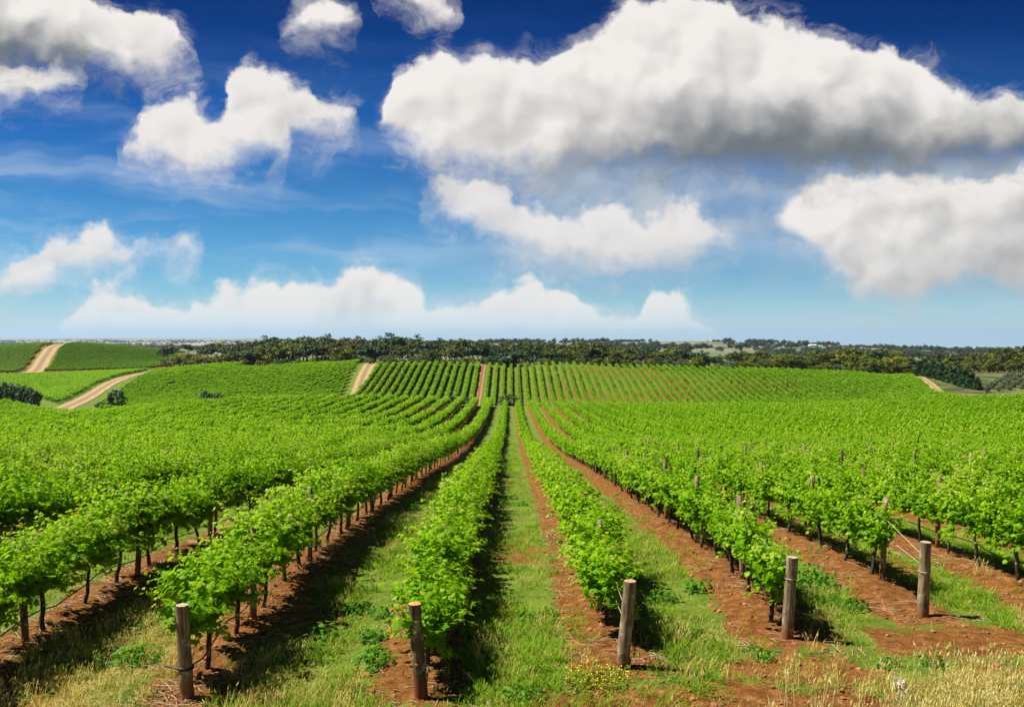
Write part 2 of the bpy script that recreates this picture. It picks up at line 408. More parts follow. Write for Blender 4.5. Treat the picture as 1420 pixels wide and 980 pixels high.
def ground_material():
    m, b, out = material('ground_cover')
    pos = b.n('ShaderNodeNewGeometry').outputs['Position']
    n1 = b.noise(pos, 0.9, 5, 0.6); n2 = b.noise(pos, 6.0, 6, 0.65); n3 = b.noise(pos, 30.0, 5, 0.7); n4 = b.noise(pos, 0.12, 3, 0.5)
    s = b.m('ADD', b.attr('soil'), b.m('MULTIPLY', b.m('SUBTRACT', n1, 0.5), 1.5))
    s = b.m('ADD', s, b.m('MULTIPLY', b.m('SUBTRACT', n2, 0.5), 1.3))
    s = b.mr(s, 0.36, 0.60)
    soil_c = b.ramp(b.m('ADD', b.m('MULTIPLY', n2, 0.6), b.m('MULTIPLY', n3, 0.4)), [(0.30, (0.038, 0.013, 0.003)), (0.43, (0.100, 0.038, 0.008)), (0.53, (0.170, 0.069, 0.016)), (0.61, (0.24, 0.118, 0.038)), (0.72, (0.38, 0.25, 0.13))])
    grass_c = b.ramp(b.m('ADD', b.m('ADD', b.m('MULTIPLY', n1, 0.35), b.m('MULTIPLY', n2, 0.35)), b.m('MULTIPLY', n3, 0.3)), [(0.2, (0.07, 0.032, 0.010)), (0.30, (0.04, 0.075, 0.010)), (0.46, (0.075, 0.125, 0.010)), (0.55, (0.12, 0.155, 0.02)), (0.68, (0.22, 0.19, 0.06))])
    straw_c = b.ramp(n3, [(0.3, (0.17, 0.11, 0.04)), (0.5, (0.27, 0.19, 0.08)), (0.75, (0.38, 0.29, 0.14))])
    c = b.mix(s, grass_c, soil_c)
    dr = b.mr(b.m('ADD', b.attr('dry'), b.m('MULTIPLY', b.m('SUBTRACT', n1, 0.5), 1.1)), 0.45, 0.85)
    c = b.mix(b.m('MULTIPLY', dr, 0.85), c, straw_c)
    scrub = b.ramp(n4, [(0.35, (0.035, 0.045, 0.012)), (0.5, (0.075, 0.085, 0.024)), (0.70, (0.17, 0.14, 0.06))])
    c = b.mix(b.mr(b.attr('belt'), 0.2, 0.8), c, scrub)
    # open plain: paddocks of stubble, crop and scrub
    vo = b.n('ShaderNodeTexVoronoi', feature='F1'); vo.inputs['Scale'].default_value = 0.0026
    b.put(vo.inputs['Vector'], b.vm('MULTIPLY', pos, (1.0, 0.45, 0.0)))
    pad = b.ramp(b.sep(vo.outputs['Color'])[0], [(0.0, (0.05, 0.07, 0.05)), (0.30, (0.09, 0.11, 0.07)), (0.52, (0.19, 0.18, 0.14)), (0.75, (0.25, 0.24, 0.19)), (0.9, (0.11, 0.13, 0.09))], 'CONSTANT')
    pad = b.mix(0.35, pad, b.ramp(b.noise(pos, 0.012, 5, 0.6), [(0.35, (0.05, 0.07, 0.04)), (0.6, (0.40, 0.35, 0.2))]))
    c = b.mix(b.attr('far'), c, pad)
    nrm = bump(b, b.m('ADD', b.m('MULTIPLY', n2, 0.5), b.m('MULTIPLY', n3, 0.5)), 0.8, 0.08)
    principled(b, out, c, 0.95, 0.1, nrm)
    return m
ground.data.materials.append(ground_material())

def dirt_material(name, stops, scale=0.5):
    m, b, out = material(name)
    pos = b.n('ShaderNodeNewGeometry').outputs['Position']
    e = b.attr('edge')
    n = b.m('ADD', b.m('MULTIPLY', b.noise(pos, scale, 5, 0.6), 0.55), b.m('MULTIPLY', b.noise(b.vm('MULTIPLY', pos, (1.0, 0.2, 1.0)), 1.5, 3), 0.2))
    f = b.m('ADD', n, b.m('MULTIPLY', b.m('SUBTRACT', e, 0.5), 0.5))
    c = b.ramp(f, stops)
    c = b.mix(b.m('MULTIPLY', b.m('MULTIPLY', b.mr(b.m('ABSOLUTE', b.m('SUBTRACT', e, 0.5)), 0.26, 0.10), b.mr(n, 0.2, 0.5)), 0.4), c, (0.42, 0.31, 0.19))      # wheel ruts
    gn = b.noise(pos, 0.9, 6, 0.65)
    c = b.mix(b.m('MULTIPLY', b.m('MULTIPLY', b.mr(e, 0.22, 0.02), b.mr(gn, 0.45, 0.6)), 0.7), c, (0.12, 0.13, 0.03))      # grass between the ruts
    c = b.mix(b.mr(b.m('ADD', e, b.m('MULTIPLY', b.m('SUBTRACT', gn, 0.5), 1.3)), 0.72, 0.98), c, (0.085, 0.12, 0.016))      # grass creeping in
    principled(b, out, c, 0.95, 0.1)
    return m
MAT_TAN = dirt_material('tan_dirt', [(0.15, (0.20, 0.14, 0.065)), (0.45, (0.29, 0.20, 0.10)), (0.75, (0.21, 0.17, 0.075))])
MAT_RED = dirt_material('red_dirt', [(0.15, (0.23, 0.13, 0.07)), (0.40, (0.28, 0.18, 0.105)), (0.62, (0.36, 0.29, 0.20)), (0.85, (0.19, 0.17, 0.085))])
MAT_LANE = dirt_material('red_lane', [(0.2, (0.19, 0.075, 0.028)), (0.6, (0.25, 0.12, 0.05)), (0.9, (0.17, 0.12, 0.045))])
def track(pl, width, mat, name='dirt_track', lift=0.10, step=1.5):
    P2 = [pl[0]]
    for a, c in zip(pl, pl[1:]):
        L = math.hypot(c[0] - a[0], c[1] - a[1]); n = max(2, int(L / step))
        for i in range(1, n + 1): P2.append((a[0] + (c[0] - a[0]) * i / n, a[1] + (c[1] - a[1]) * i / n))
    P2 = np.array(P2); k = np.ones(9) / 9                      # soften the bends
    for _ in range(2):
        Q = np.pad(P2, ((4, 4), (0, 0)), 'edge')
        P2s = np.stack([np.convolve(Q[:, i], k, 'valid') for i in (0, 1)], -1); P2s[0], P2s[-1] = P2[0], P2[-1]; P2 = P2s
    tg = np.gradient(P2, axis=0); tg /= np.linalg.norm(tg, axis=1, keepdims=True) + 1e-9
    nn = np.stack([-tg[:, 1], tg[:, 0]], -1); m = 9
    s = np.linspace(-1, 1, m)
    wob = 1 + 0.22 * (fbm(np.arange(len(P2)) * 0.35, np.zeros(len(P2)), 3, 2) - 0.5)
    XY = P2[:, None] + nn[:, None] * (s[None, :, None] * 0.5 * width * wob[:, None, None])
    X, Y = XY[..., 0].ravel(), XY[..., 1].ravel()
    Z = base_height(X, Y) + lift
    ob = sheet(name, X, Y, Z, m, len(P2)); ob['kind'] = 'structure'
    put_attr(ob.data, 'edge', np.tile(np.abs(s), len(P2)))
    ob.data.materials.append(mat)
    return ob
track(pline([(36, 440), (50, 465), (60, 540), (72, 610), (86, 645), (92, 670)]), 10.0, MAT_TAN)
TRACK_2 = pline([(84, 276), (92, 288), (120, 318), (150, 355), (175, 385), (200, 408), (222, 425)])
track(TRACK_2, 6.4, MAT_RED)
TRACK_3 = pline([(486, 270), (492, 290), (503, 330), (512, 355), (521, 400), (524, 430)])
track(TRACK_3, 5.6, MAT_TAN)
track([(-10.6, 262), (-10.6, 300), (-10.6, 358)], 2.4, MAT_LANE, 'dirt_lane')
track(TRACK_R, 2.8, MAT_TAN)

# ================================================================== mesh tools
class MB:
    """Collects vertices, faces and one value per vertex; build() links them as ONE mesh object."""
    def __init__(self): self.v, self.f, self.a, self.n = [], [], [], 0
    def add(self, verts, faces, val=0.0):
        verts = np.asarray(verts, float).reshape(-1, 3)
        self.v.append(verts)
        for fc in faces: self.f.append(tuple(int(i) + self.n for i in fc))
        self.a.append(np.broadcast_to(np.asarray(val, float), (len(verts),)))
        self.n += len(verts)
    def tube(self, path, radii, seg=7, cap=True, val=0.0, jit=0.0):
        path = np.asarray(path, float); radii = np.broadcast_to(np.asarray(radii, float), (len(path),))
        tg = np.gradient(path, axis=0); tg /= np.linalg.norm(tg, axis=1, keepdims=True) + 1e-9
        ref = np.array([1.0, 0, 0]) if abs(tg[0][0]) < 0.8 else np.array([0, 1.0, 0])
        vs = []
        ang = np.arange(seg) * 2 * math.pi / seg
        for p, t, r in zip(path, tg, radii):
            a = np.cross(t, ref); a /= np.linalg.norm(a) + 1e-9; c = np.cross(t, a)
            rr = r * (1 + jit * RNG.uniform(-1, 1, seg))
            vs.append(p + rr[:, None] * (np.cos(ang)[:, None] * a + np.sin(ang)[:, None] * c))
        n = len(path); vs = np.concatenate(vs); fs = []
        for i in range(n - 1):
            for k in range(seg):
                k2 = (k + 1) % seg
                fs.append((i * seg + k, i * seg + k2, (i + 1) * seg + k2, (i + 1) * seg + k))
        if cap:
            fs.append(tuple(range(seg))[::-1]); fs.append(tuple((n - 1) * seg + k for k in range(seg)))
        self.add(vs, fs, val)
    def mesh(self, name, mat, smooth=False):
        me = bpy.data.meshes.new(name)
        me.from_pydata(np.concatenate(self.v).tolist() if self.v else [], [], self.f)
        put_attr(me, 'tint', np.concatenate(self.a))
        for p_ in (mat if isinstance(mat, (list, tuple)) else [mat]): me.materials.append(p_)
        if smooth: me.polygons.foreach_set('use_smooth', np.ones(len(me.polygons), bool))
        me.update()
        return me
    def build(self, name, mat, parent=None, smooth=False, link=True):
        ob = bpy.data.objects.new(name, self.mesh(name, mat, smooth))
        if link: COL.objects.link(ob)
        if parent is not None: ob.parent = parent
        return ob

def tag(o, label, cat, group=None):
    o['label'] = label; o['category'] = cat
    if group: o['group'] = group
    return o
def thing(name, loc, label, cat, group=None, rz=0.0):
    o = bpy.data.objects.new(name, None); COL.objects.link(o)
    o.empty_display_size = 0.2
    o.location = loc; o.rotation_euler = (0, 0, rz)
    return tag(o, label, cat, group)
def part(name, mesh, parent, loc=None, rot=None, scale=None):
    o = bpy.data.objects.new(name, mesh); COL.objects.link(o); o.parent = parent
    if loc is not None: o.location = loc
    if rot is not None: o.rotation_euler = rot
    if scale is not None: o.scale = scale
    return o

# leaf outlines: x across, y along; a five-lobed vine leaf, a plain folded leaf, an oval spray
_o = [(0, 0), (.20, -.10), (.47, .10), (.37, .34), (.55, .60), (.25, .64), (0, 1.0), (-.25, .64), (-.55, .60), (-.37, .34), (-.47, .10), (-.20, -.10)]
LOBED = (np.array([(0, .36, .05)] + [(x, y, -.32 * x * x - .22 * max(0, y - .5) ** 2 * 2) for x, y in _o]),
         [(0, i + 1, (i + 1) % 12 + 1) for i in range(12)])
FOLDED = (np.array([(0, 0, 0), (.5, .45, -.10), (0, 1, -.12), (-.5, .45, -.10), (0, .45, .06)]), [(0, 1, 4), (1, 2, 4), (2, 3, 4), (3, 0, 4)])
QUAD = (np.array([(0, 0, 0), (.48, .42, -.08), (0, 1, 0), (-.48, .42, -.08)]), [(0, 1, 2), (0, 2, 3)])
def leaves(mb, C, N, D, S, tint, shape):
    """Leaves at C with normal N, growing along D, of size S."""
    C, N, D = (np.asarray(a, float) for a in (C, N, D))
    N = N / (np.linalg.norm(N, axis=1, keepdims=True) + 1e-9)
    D = D - (D * N).sum(1, keepdims=True) * N; D /= np.linalg.norm(D, axis=1, keepdims=True) + 1e-9
    B = np.cross(D, N)
    base, fs = shape; k = len(base); n = len(C)
    S = np.asarray(S, float)[:, None, None]
    V = C[:, None] + S * (base[None, :, 0:1] * B[:, None] + base[None, :, 1:2] * D[:, None] + base[None, :, 2:3] * N[:, None])
    F = (np.asarray(fs)[None] + (np.arange(n) * k)[:, None, None]).reshape(-1, 3)
    mb.add(V.reshape(-1, 3), F, np.repeat(np.asarray(tint, float), k))

# ------------------------------------------------------------------ foliage and wood materials
def foliage_material(name, stops, trans=0.35, tcol=(0.30, 0.50, 0.03), vary=0.25, rough=0.5, spec=0.25, patch=0.09, pamt=0.45):
    m, b, out = material(name)
    r1 = b.n('ShaderNodeNewGeometry').outputs['Random Per Island']
    r2 = b.n('ShaderNodeObjectInfo').outputs['Random']
    f = b.m('ADD', b.attr('tint'), b.m('MULTIPLY', b.m('SUBTRACT', r1, 0.5), vary))
    pz = b.noise(b.n('ShaderNodeNewGeometry').outputs['Position'], patch, 3, 0.6)
    f = b.m('ADD', f, b.m('MULTIPLY', b.m('SUBTRACT', pz, 0.5), pamt))
    f = b.m('ADD', f, b.m('MULTIPLY', b.m('SUBTRACT', r2, 0.5), vary * 0.6), clamp=True)
    c = b.ramp(f, stops)
    p = b.n('ShaderNodeBsdfPrincipled')
    b.put(p.inputs['Base Color'], c); p.inputs['Roughness'].default_value = rough; p.inputs['Specular IOR Level'].default_value = spec
    t = b.n('ShaderNodeBsdfTranslucent')
    b.put(t.inputs['Color'], b.mix(0.5, c, tcol))
    mx = b.n('ShaderNodeMixShader'); mx.inputs[0].default_value = trans
    b.t.links.new(p.outputs[0], mx.inputs[1]); b.t.links.new(t.outputs[0], mx.inputs[2])
    b.t.links.new(mx.outputs[0], out.inputs['Surface'])
    return m
MAT_VINE = foliage_material('vine_leaf', [(0.0, (0.034, 0.110, 0.002)), (0.33, (0.096, 0.250, 0.002)), (0.62, (0.175, 0.355, 0.003)), (0.86, (0.29, 0.42, 0.015)), (1.0, (0.46, 0.43, 0.13))], 0.42, (0.40, 0.72, 0.002), .36, .6, .09)
def wood_material(name, dark, light, earth=None, scale=1.0):
    m, b, out = material(name)
    tc = b.n('ShaderNodeTexCoord').outputs['Object']
    oi = b.n('ShaderNodeObjectInfo')
    pv = b.vm('ADD', tc, b.vm('SCALE', b.comb(oi.outputs['Random'], oi.outputs['Random'], 0.0), 37.0))
    g = b.noise(b.vm('MULTIPLY', pv, (38 * scale, 38 * scale, 3.0 * scale)), 1.0, 6, 0.65)
    pt = b.noise(pv, 7.0 * scale, 4, 0.6)
    c = b.mix(b.mr(g, 0.32, 0.66), dark, light)
    c = b.mix(b.mr(pt, 0.54, 0.66, 0.0, 0.55), c, (0.40, 0.36, 0.25))      # lichen
    c = b.mix(b.mr(b.noise(pv, 3.0, 3), 0.60, 0.72, 0.0, 0.6), c, (0.05, 0.04, 0.03))
    if earth:
        z = b.sep(tc)[2]
        c = b.mix(b.m('MULTIPLY', b.mr(b.m('ADD', z, b.m('MULTIPLY', b.m('SUBTRACT', pt, 0.5), 0.5)), 0.34, 0.04), 0.85), c, earth)
    principled(b, out, c, 0.9, 0.15, bump(b, g, 0.9, 0.02))
    return m
MAT_POST = wood_material('weathered_post', (0.075, 0.052, 0.030), (0.29, 0.215, 0.12), (0.20, 0.065, 0.022))
MAT_POSTD = wood_material('dark_post', (0.045, 0.030, 0.018), (0.16, 0.105, 0.058), (0.18, 0.06, 0.02))
MAT_BARK = wood_material('vine_bark', (0.018, 0.012, 0.008), (0.075, 0.05, 0.032), None, 1.6)
def plain(name, c, rough=0.6, spec=0.3, nscale=None):
    m, b, out = material(name)
    if nscale:
        tc = b.n('ShaderNodeTexCoord').outputs['Object']
        k = b.mr(b.noise(tc, nscale, 4, 0.6), 0.3, 0.7, 0.65, 1.25)
        cc = b.vm('SCALE', b.comb(*c), k)
        principled(b, out, cc, rough, spec)
    else: principled(b, out, c, rough, spec)
    return m
MAT_CUT = plain('cut_wood', (0.60, 0.25, 0.085), 0.8, 0.2, 30)
MAT_GREYCUT = plain('grey_end_grain', (0.36, 0.27, 0.17), 0.85, 0.2, 30)
MAT_HOSE = plain('black_hose', (0.02, 0.018, 0.016), 0.5, 0.4, 5)
MAT_WIRE = plain('galvanised_wire', (0.42, 0.38, 0.33), 0.45, 0.5)

# ================================================================== grapevines
def rand_dir(n): 
    d = RNG.normal(size=(n, 3)); return d / np.linalg.norm(d, axis=1, keepdims=True)
def vine_foliage(kind, shape, n_shoot, step, leaf, link=False):
    """Canopy of one vine: shoots rise from the cordon wire, arch over and carry leaves."""
    mb = MB()
    if kind == 'tall':   L, zc, up, side, ln, droop = 0.74, 0.80, 1.10, 0.66, (0.45, 1.10), 0.62
    elif kind == 'low':  L, zc, up, side, ln, droop = 0.72, 0.58, 0.72, 0.60, (0.40, 0.95), 1.05
    else:                L, zc, up, side, ln, droop = 0.62, 0.72, 1.15, 0.52, (0.40, 1.00), 0.62
    C, N, D, S, Tn = [], [], [], [], []
    stems = MB()
    for s in range(n_shoot):
        y0 = RNG.uniform(-L, L); p = np.array([RNG.normal(0, .06), y0, zc + RNG.uniform(-.05, .08)])
        sd = RNG.uniform(-1, 1) * side
        lowshoot = RNG.random() < .30; whip = (not lowshoot) and RNG.random() < .30
        d = np.array([sd, RNG.normal(0, .30), up * (RNG.uniform(-.35, .25) if lowshoot else RNG.uniform(.55, 1.2))]); d /= np.linalg.norm(d)
        length = (RNG.uniform(.3, .6) if lowshoot else RNG.uniform(*ln)) * (1.0 - 0.25 * abs(sd) / side * (kind != 'tall'))
        ns = max(3, int(length / step)); path = [p.copy()]
        dr = droop * RNG.uniform(.5, 1.7) * (0.4 + abs(sd)) * (.15 if whip else 1.0)
        if whip: length *= 1.12
        for i in range(ns):
            t = i / ns
            p = p + d * step; d = d + np.array([sd * .05, 0, -dr * step * (1.3 + 1.3 * t)]) + RNG.normal(0, .07, 3); d /= np.linalg.norm(d)
            if p[2] < 0.12: break
            path.append(p.copy())
            k = 2 if t < .85 else 1
            for q in range(k):
                az = RNG.uniform(0, 2 * math.pi)
                lat = np.array([math.cos(az), math.sin(az), RNG.uniform(-.3, .3)])
                off = lat * RNG.uniform(.03, .13) * (1.0 - .5 * t)
                C.append(p + off)
                out = np.array([p[0] * 1.2, 0, .15])
                N.append(np.array([0, 0, .62]) + out * 1.3 + RNG.normal(0, .55, 3)); D.append(lat + np.array([0, 0, -.35]) + d * .3)
                S.append(leaf * (1.12 - .72 * t ** 2.0) * RNG.uniform(.65, 1.35))
                Tn.append(0.26 + .58 * t ** 1.6 + RNG.normal(0, .07) + .07 * (p[2] - zc))
        if shape is LOBED: stems.tube(path[::2] + [path[-1]], np.linspace(.006, .002, len(path[::2]) + 1), 4, False, 0.75)
    leaves(mb, C, N, D, S, np.clip(Tn, 0, .95), shape)
    if stems.n:
        for v, a in zip(stems.v, stems.a): pass
        off = mb.n
        mb.v += stems.v; mb.a += stems.a; mb.f += [tuple(i + off for i in f) for f in stems.f]; mb.n += stems.n
    return mb.mesh('vine_foliage', MAT_VINE)
def vine_trunk(kind, seg=7):
    mb = MB(); top = {'low': .58, 'tall': .82, 'bush': .74}[kind]
    n = 8; z = np.linspace(-.10, top, n); a, c = RNG.uniform(-.09, .09, 2)
    path = np.stack([a * np.sin(z * 3.2) + RNG.normal(0, .008, n), c * np.sin(z * 2.6 + 1) - c * math.sin(1) + RNG.normal(0, .008, n), z], -1)
    mb.tube(path, np.linspace(.042, .026, n) * RNG.uniform(.85, 1.15), seg, True, 0, .12)
    for s in (-1, 1):
        y = np.linspace(0, .66 * s, 6)
        arm = np.stack([np.full(6, path[-1][0]) * np.linspace(1, .2, 6) + RNG.normal(0, .01, 6), path[-1][1] + y, top - .03 + .03 * np.abs(y) + RNG.normal(0, .01, 6)], -1)
        mb.tube(arm, np.linspace(.022, .012, 6), 6, True, 0, .1)
    return mb.mesh('vine_trunk', MAT_BARK, True)
KINDS = ('tall', 'low', 'bush')
NEARV = {k: [(vine_trunk(k), vine_foliage(k, LOBED, {'tall': 78, 'low': 70, 'bush': 66}[k], .050, .100)) for _ in range(5)] for k in KINDS}

def row_style(x):
    if abs(x + 1.16) < .1 or abs(x - 1.57) < .1: return 'low'
    return 'tall' if x < -2 else 'bush'
def in_frame(x, y, z, m=1.03):
    u = x / y * FOC + HX; v = HY - (z - EYE) / y * FOC
    return (np.abs(u - 710) < 710 * m) & (v < 980 + 90) & (v > 0)

VX, VY, VK, VR, VI = [], [], [], [], []               # x, y, style, row, order in its row
for ri, (rx, r0) in enumerate(ALLROWS):
    first = r0 + (0.85 if rx in (-4.17, 4.26, -1.16) else 1.6)
    if abs(rx - 6.92) < .01: first = 17.1
    yv = np.arange(first, FIELD_END, 1.36)
    kind = KINDS.index(row_style(rx))
    lim = np.abs(rx) < 0.66 * yv + 12
    for i, y in enumerate(yv):
        if not lim[i]: continue
        VX.append(rx + RNG.normal(0, .04)); VY.append(y + RNG.normal(0, .06)); VK.append(kind); VR.append(ri); VI.append(i)
VX, VY, VK, VR, VI = (np.array(a) for a in (VX, VY, VK, VR, VI))
VZ = ground_height(VX, VY)
vis = in_frame(VX, VY, VZ + 1.0, 1.02)
dist = np.hypot(VX, VY)
order = np.argsort(np.where(vis, dist, 1e9))[:300]
is_thing = np.zeros(len(VX), bool); is_thing[order] = True

ORD = ['zeroth','first','second','third','fourth','fifth','sixth','seventh','eighth','ninth','tenth','eleventh','twelfth','thirteenth','fourteenth','fifteenth','sixteenth','seventeenth','eighteenth','nineteenth']
TENS = {2: 'twenti', 3: 'thirti', 4: 'forti', 5: 'fifti'}
def ordinal(n):
    if n < 20: return ORD[n]
    t, u = divmod(n, 10)
    return TENS[t] + 'eth' if u == 0 else TENS[t].replace('ti', 'ty') + '-' + ORD[u]
NAMED = {-4.17: 'the pale end post with a black band', -1.16: 'the end post with fresh orange top', 1.57: 'the leaning end post beside yellow flowers',
         4.26: 'the blotchy pale end post', 6.92: 'the bare-standing end post'}
iA, iB = ALLROWS.index(ROWS[0]), ALLROWS.index(ROWS[4])
def row_phrase(ri):
    rx = round(ALLROWS[ri][0], 2)
    if rx in NAMED: return 'behind ' + NAMED[rx]
    if ri < iA: return ordinal(iA - ri) + ' row left of the black-banded end post'
    return ordinal(ri - iB) + ' row right of the bare-standing end post'
LOOK = {'tall': 'tall sprawling', 'low': 'low leafy', 'bush': 'upright bushy'}
count = {}
for i in sorted(order, key=lambda i: (VR[i], VY[i])):
    ri = VR[i]; count[ri] = count.get(ri, 0) + 1
    kind = KINDS[VK[i]]
    rx = round(ALLROWS[ri][0], 2)
    lab = (f'{LOOK[kind]} grapevine, {ordinal(count[ri])} in the row {row_phrase(ri)}' if rx in NAMED
           else f'grapevine {ordinal(count[ri])} from the near end, {row_phrase(ri)}')
    t = thing('grapevine', (VX[i], VY[i], VZ[i]), lab, 'grapevine', 'grapevines along the near rows', 0)
    tr, fo = NEARV[kind][RNG.integers(5)]
    flip = RNG.choice([0, math.pi]) if kind != 'low' else 0
    sc = RNG.uniform(.9, 1.1); wd = {'tall': 1.08, 'low': 1.18, 'bush': 1.0}[kind]
    t.rotation_euler = (0, 0, flip + RNG.normal(0, .06))
    part('trunk', tr, t)
    part('foliage', fo, t, None, None, (sc * wd, 1.0 * RNG.uniform(.95, 1.08), sc))

# ------------------------------------------------------------------ scattering for what nobody could count
def scatter(name, pts, rot, scl, var, meshes, kind='stuff', label=None):
    pts = np.asarray(pts, float)
    me = bpy.data.meshes.new(name); me.vertices.add(len(pts)); me.vertices.foreach_set('co', pts.ravel().astype(np.float32))
    at = me.attributes.new('rot', 'FLOAT_VECTOR', 'POINT'); at.data.foreach_set('vector', np.asarray(rot, np.float32).ravel())
    at = me.attributes.new('scl', 'FLOAT_VECTOR', 'POINT'); s = np.asarray(scl, np.float32)
    if s.ndim == 1: s = np.repeat(s[:, None], 3, 1)
    at.data.foreach_set('vector', s.ravel())
    at = me.attributes.new('var', 'INT', 'POINT'); at.data.foreach_set('value', np.asarray(var, np.int32))
    ob = bpy.data.objects.new(name, me); COL.objects.link(ob)
    ng = bpy.data.node_groups.new(name, 'GeometryNodeTree')
    ng.interface.new_socket('Geometry', in_out='INPUT', socket_type='NodeSocketGeometry')
    ng.interface.new_socket('Geometry', in_out='OUTPUT', socket_type='NodeSocketGeometry')
    N_ = ng.nodes; Lk = ng.links
    gi, go, jn = N_.new('NodeGroupInput'), N_.new('NodeGroupOutput'), N_.new('GeometryNodeJoinGeometry')
    def named(nm, ty):
        a = N_.new('GeometryNodeInputNamedAttribute'); a.data_type = ty; a.inputs['Name'].default_value = nm
        return a.outputs[0]
    r_, s_, v_ = named('rot', 'FLOAT_VECTOR'), named('scl', 'FLOAT_VECTOR'), named('var', 'INT')
    e2r = N_.new('FunctionNodeEulerToRotation'); Lk.new(r_, e2r.inputs[0])
    for i, m in enumerate(meshes):
        src = bpy.data.objects.new(name + '_source', m)       # never linked to the scene
        oi = N_.new('GeometryNodeObjectInfo'); oi.inputs['Object'].default_value = src; oi.inputs['As Instance'].default_value = False
        cmp_ = N_.new('FunctionNodeCompare'); cmp_.data_type = 'INT'; cmp_.operation = 'EQUAL'
        Lk.new(v_, cmp_.inputs[2]); cmp_.inputs[3].default_value = i
        ip = N_.new('GeometryNodeInstanceOnPoints')
        Lk.new(gi.outputs[0], ip.inputs['Points']); Lk.new(cmp_.outputs[0], ip.inputs['Selection'])
        Lk.new(oi.outputs['Geometry'], ip.inputs['Instance'])
        Lk.new(e2r.outputs[0], ip.inputs['Rotation']); Lk.new(s_, ip.inputs['Scale'])
        Lk.new(ip.outputs[0], jn.inputs[0])
    Lk.new(jn.outputs[0], go.inputs[0])
    mod = ob.modifiers.new('scatter', 'NODES'); mod.node_group = ng
    if kind: ob['kind'] = kind
    if label: ob['label'] = label
    return ob

def lod_vines(kind, shape, ns, step, leaf, n, trunk=True):
    out = []
    for _ in range(n):
        me = vine_foliage(kind, shape, ns, step, leaf)
        if trunk:
            mb = MB(); top = .6 if kind == 'low' else .86
            v = np.empty(len(me.vertices) * 3); me.vertices.foreach_get('co', v)
            me2 = me.copy()
            mb.add([(-.03, -.03, -.1), (.03, -.03, -.1), (0, .04, -.1), (-.02, -.02, top), (.02, -.02, top), (0, .03, top)], [(0, 1, 4, 3), (1, 2, 5, 4), (2, 0, 3, 5)])
            tv = np.concatenate(mb.v); nv = len(me.vertices)
            a = np.empty(nv); me.attributes['tint'].data.foreach_get('value', a)
            fs = [tuple(p.vertices) for p in me.polygons]
            m3 = bpy.data.meshes.new('vine'); m3.from_pydata(v.reshape(-1, 3).tolist() + tv.tolist(), [], fs + [tuple(i + nv for i in f) for f in mb.f])
            put_attr(m3, 'tint', np.concatenate([a, np.zeros(len(tv))]))
            m3.materials.append(MAT_VINE); m3.materials.append(MAT_BARK)
            mi = np.zeros(len(m3.polygons), np.int32); mi[len(fs):] = 1; m3.polygons.foreach_set('material_index', mi)
            me = m3
        out.append(me)
    return out
LOD1 = {k: lod_vines(k, FOLDED, {'tall': 44, 'low': 38, 'bush': 38}[k], .085, .165, 4) for k in KINDS}
LOD2 = {k: lod_vines(k, QUAD, {'tall': 30, 'low': 26, 'bush': 28}[k], .15, .29, 4, k != 'low') for k in KINDS}
meshes = sum((LOD1[k] for k in KINDS), []) + sum((LOD2[k] for k in KINDS), [])
rest = np.where(~is_thing)[0]
var = np.where(dist[rest] < 85, 0, 12) + VK[rest] * 4 + RNG.integers(0, 4, len(rest))
nr = len(rest)
rot = np.stack([np.zeros(nr), np.zeros(nr), np.where(RNG.random(nr) < .5, 0, math.pi) + RNG.normal(0, .06, nr)], -1)
h = RNG.uniform(.84, 1.10, nr) * (.90 + .2 * fbm(VX[rest] * .06, VY[rest] * .06, 15, 3))
scatter('grapevines', np.stack([VX[rest], VY[rest], VZ[rest]], -1), rot, np.stack([h * np.where(VK[rest] == 2, .76, .90), np.ones(nr) * 1.06, h], -1), var, meshes)

# vineyard blocks on the slopes across the valley
def block(name, poly, ang, spacing, along, dark=False, rows=None, scale=1.05, wide=1.0):
    poly = np.array(poly); ca, sa = math.cos(ang), math.sin(ang)
    R_ = np.array([[ca, sa], [-sa, ca]])                # rows run along the turned +Y axis
    Q = poly @ R_.T
    xs = np.arange(Q[:, 0].min(), Q[:, 0].max(), spacing) if rows is None else np.array(rows)
    yv = np.arange(Q[:, 1].min(), Q[:, 1].max(), along)
    X, Y = np.meshgrid(xs, yv); X = X.ravel(); Y = Y.ravel()
    ins = np.zeros(len(X), bool); n = len(Q)
    for i in range(n):
        (x1, y1), (x2, y2) = Q[i], Q[(i + 1) % n]
        c = ((y1 > Y) != (y2 > Y)) & (X < (x2 - x1) * (Y - y1) / (y2 - y1 + 1e-12) + x1)
        ins ^= c
    ins &= RNG.random(len(X)) > .03
    X, Y = X[ins], Y[ins]
    X = X + RNG.normal(0, .05, len(X)); Y = Y + RNG.normal(0, .06, len(Y))
    WX, WY = X * ca - Y * sa, X * sa + Y * ca
    WZ = base_height(WX, WY); k = len(X)
    rot = np.stack([np.zeros(k), np.zeros(k), np.where(RNG.random(k) < .5, 0, math.pi) + ang + RNG.normal(0, .05, k)], -1)
    h = RNG.uniform(.9, 1.1, k) * scale
    ob = scatter(name, np.stack([WX, WY, WZ], -1), rot, np.stack([h * wide, np.ones(k) * along / 1.05, h], -1), RNG.integers(0, 4, k), LOD2['tall'] if not dark else DARKV)
    return ob
top_y = lambda x: 352.0
hl = [(-52, HILL0), (-12, HILL0), (-12, 354), (-52, 354)]
block('vineyard', hl, 0, 2.72, 1.45, rows=HILL_L, wide=1.0)
hr = [(-9, HILL0)] + [(track_r_x(y) - 2.6, y) for y in (266, 290, 320, 346, 356)] + [(-9, 354)]
block('vineyard', hr, 0, 2.74, 1.45, rows=HILL_R, wide=.78)
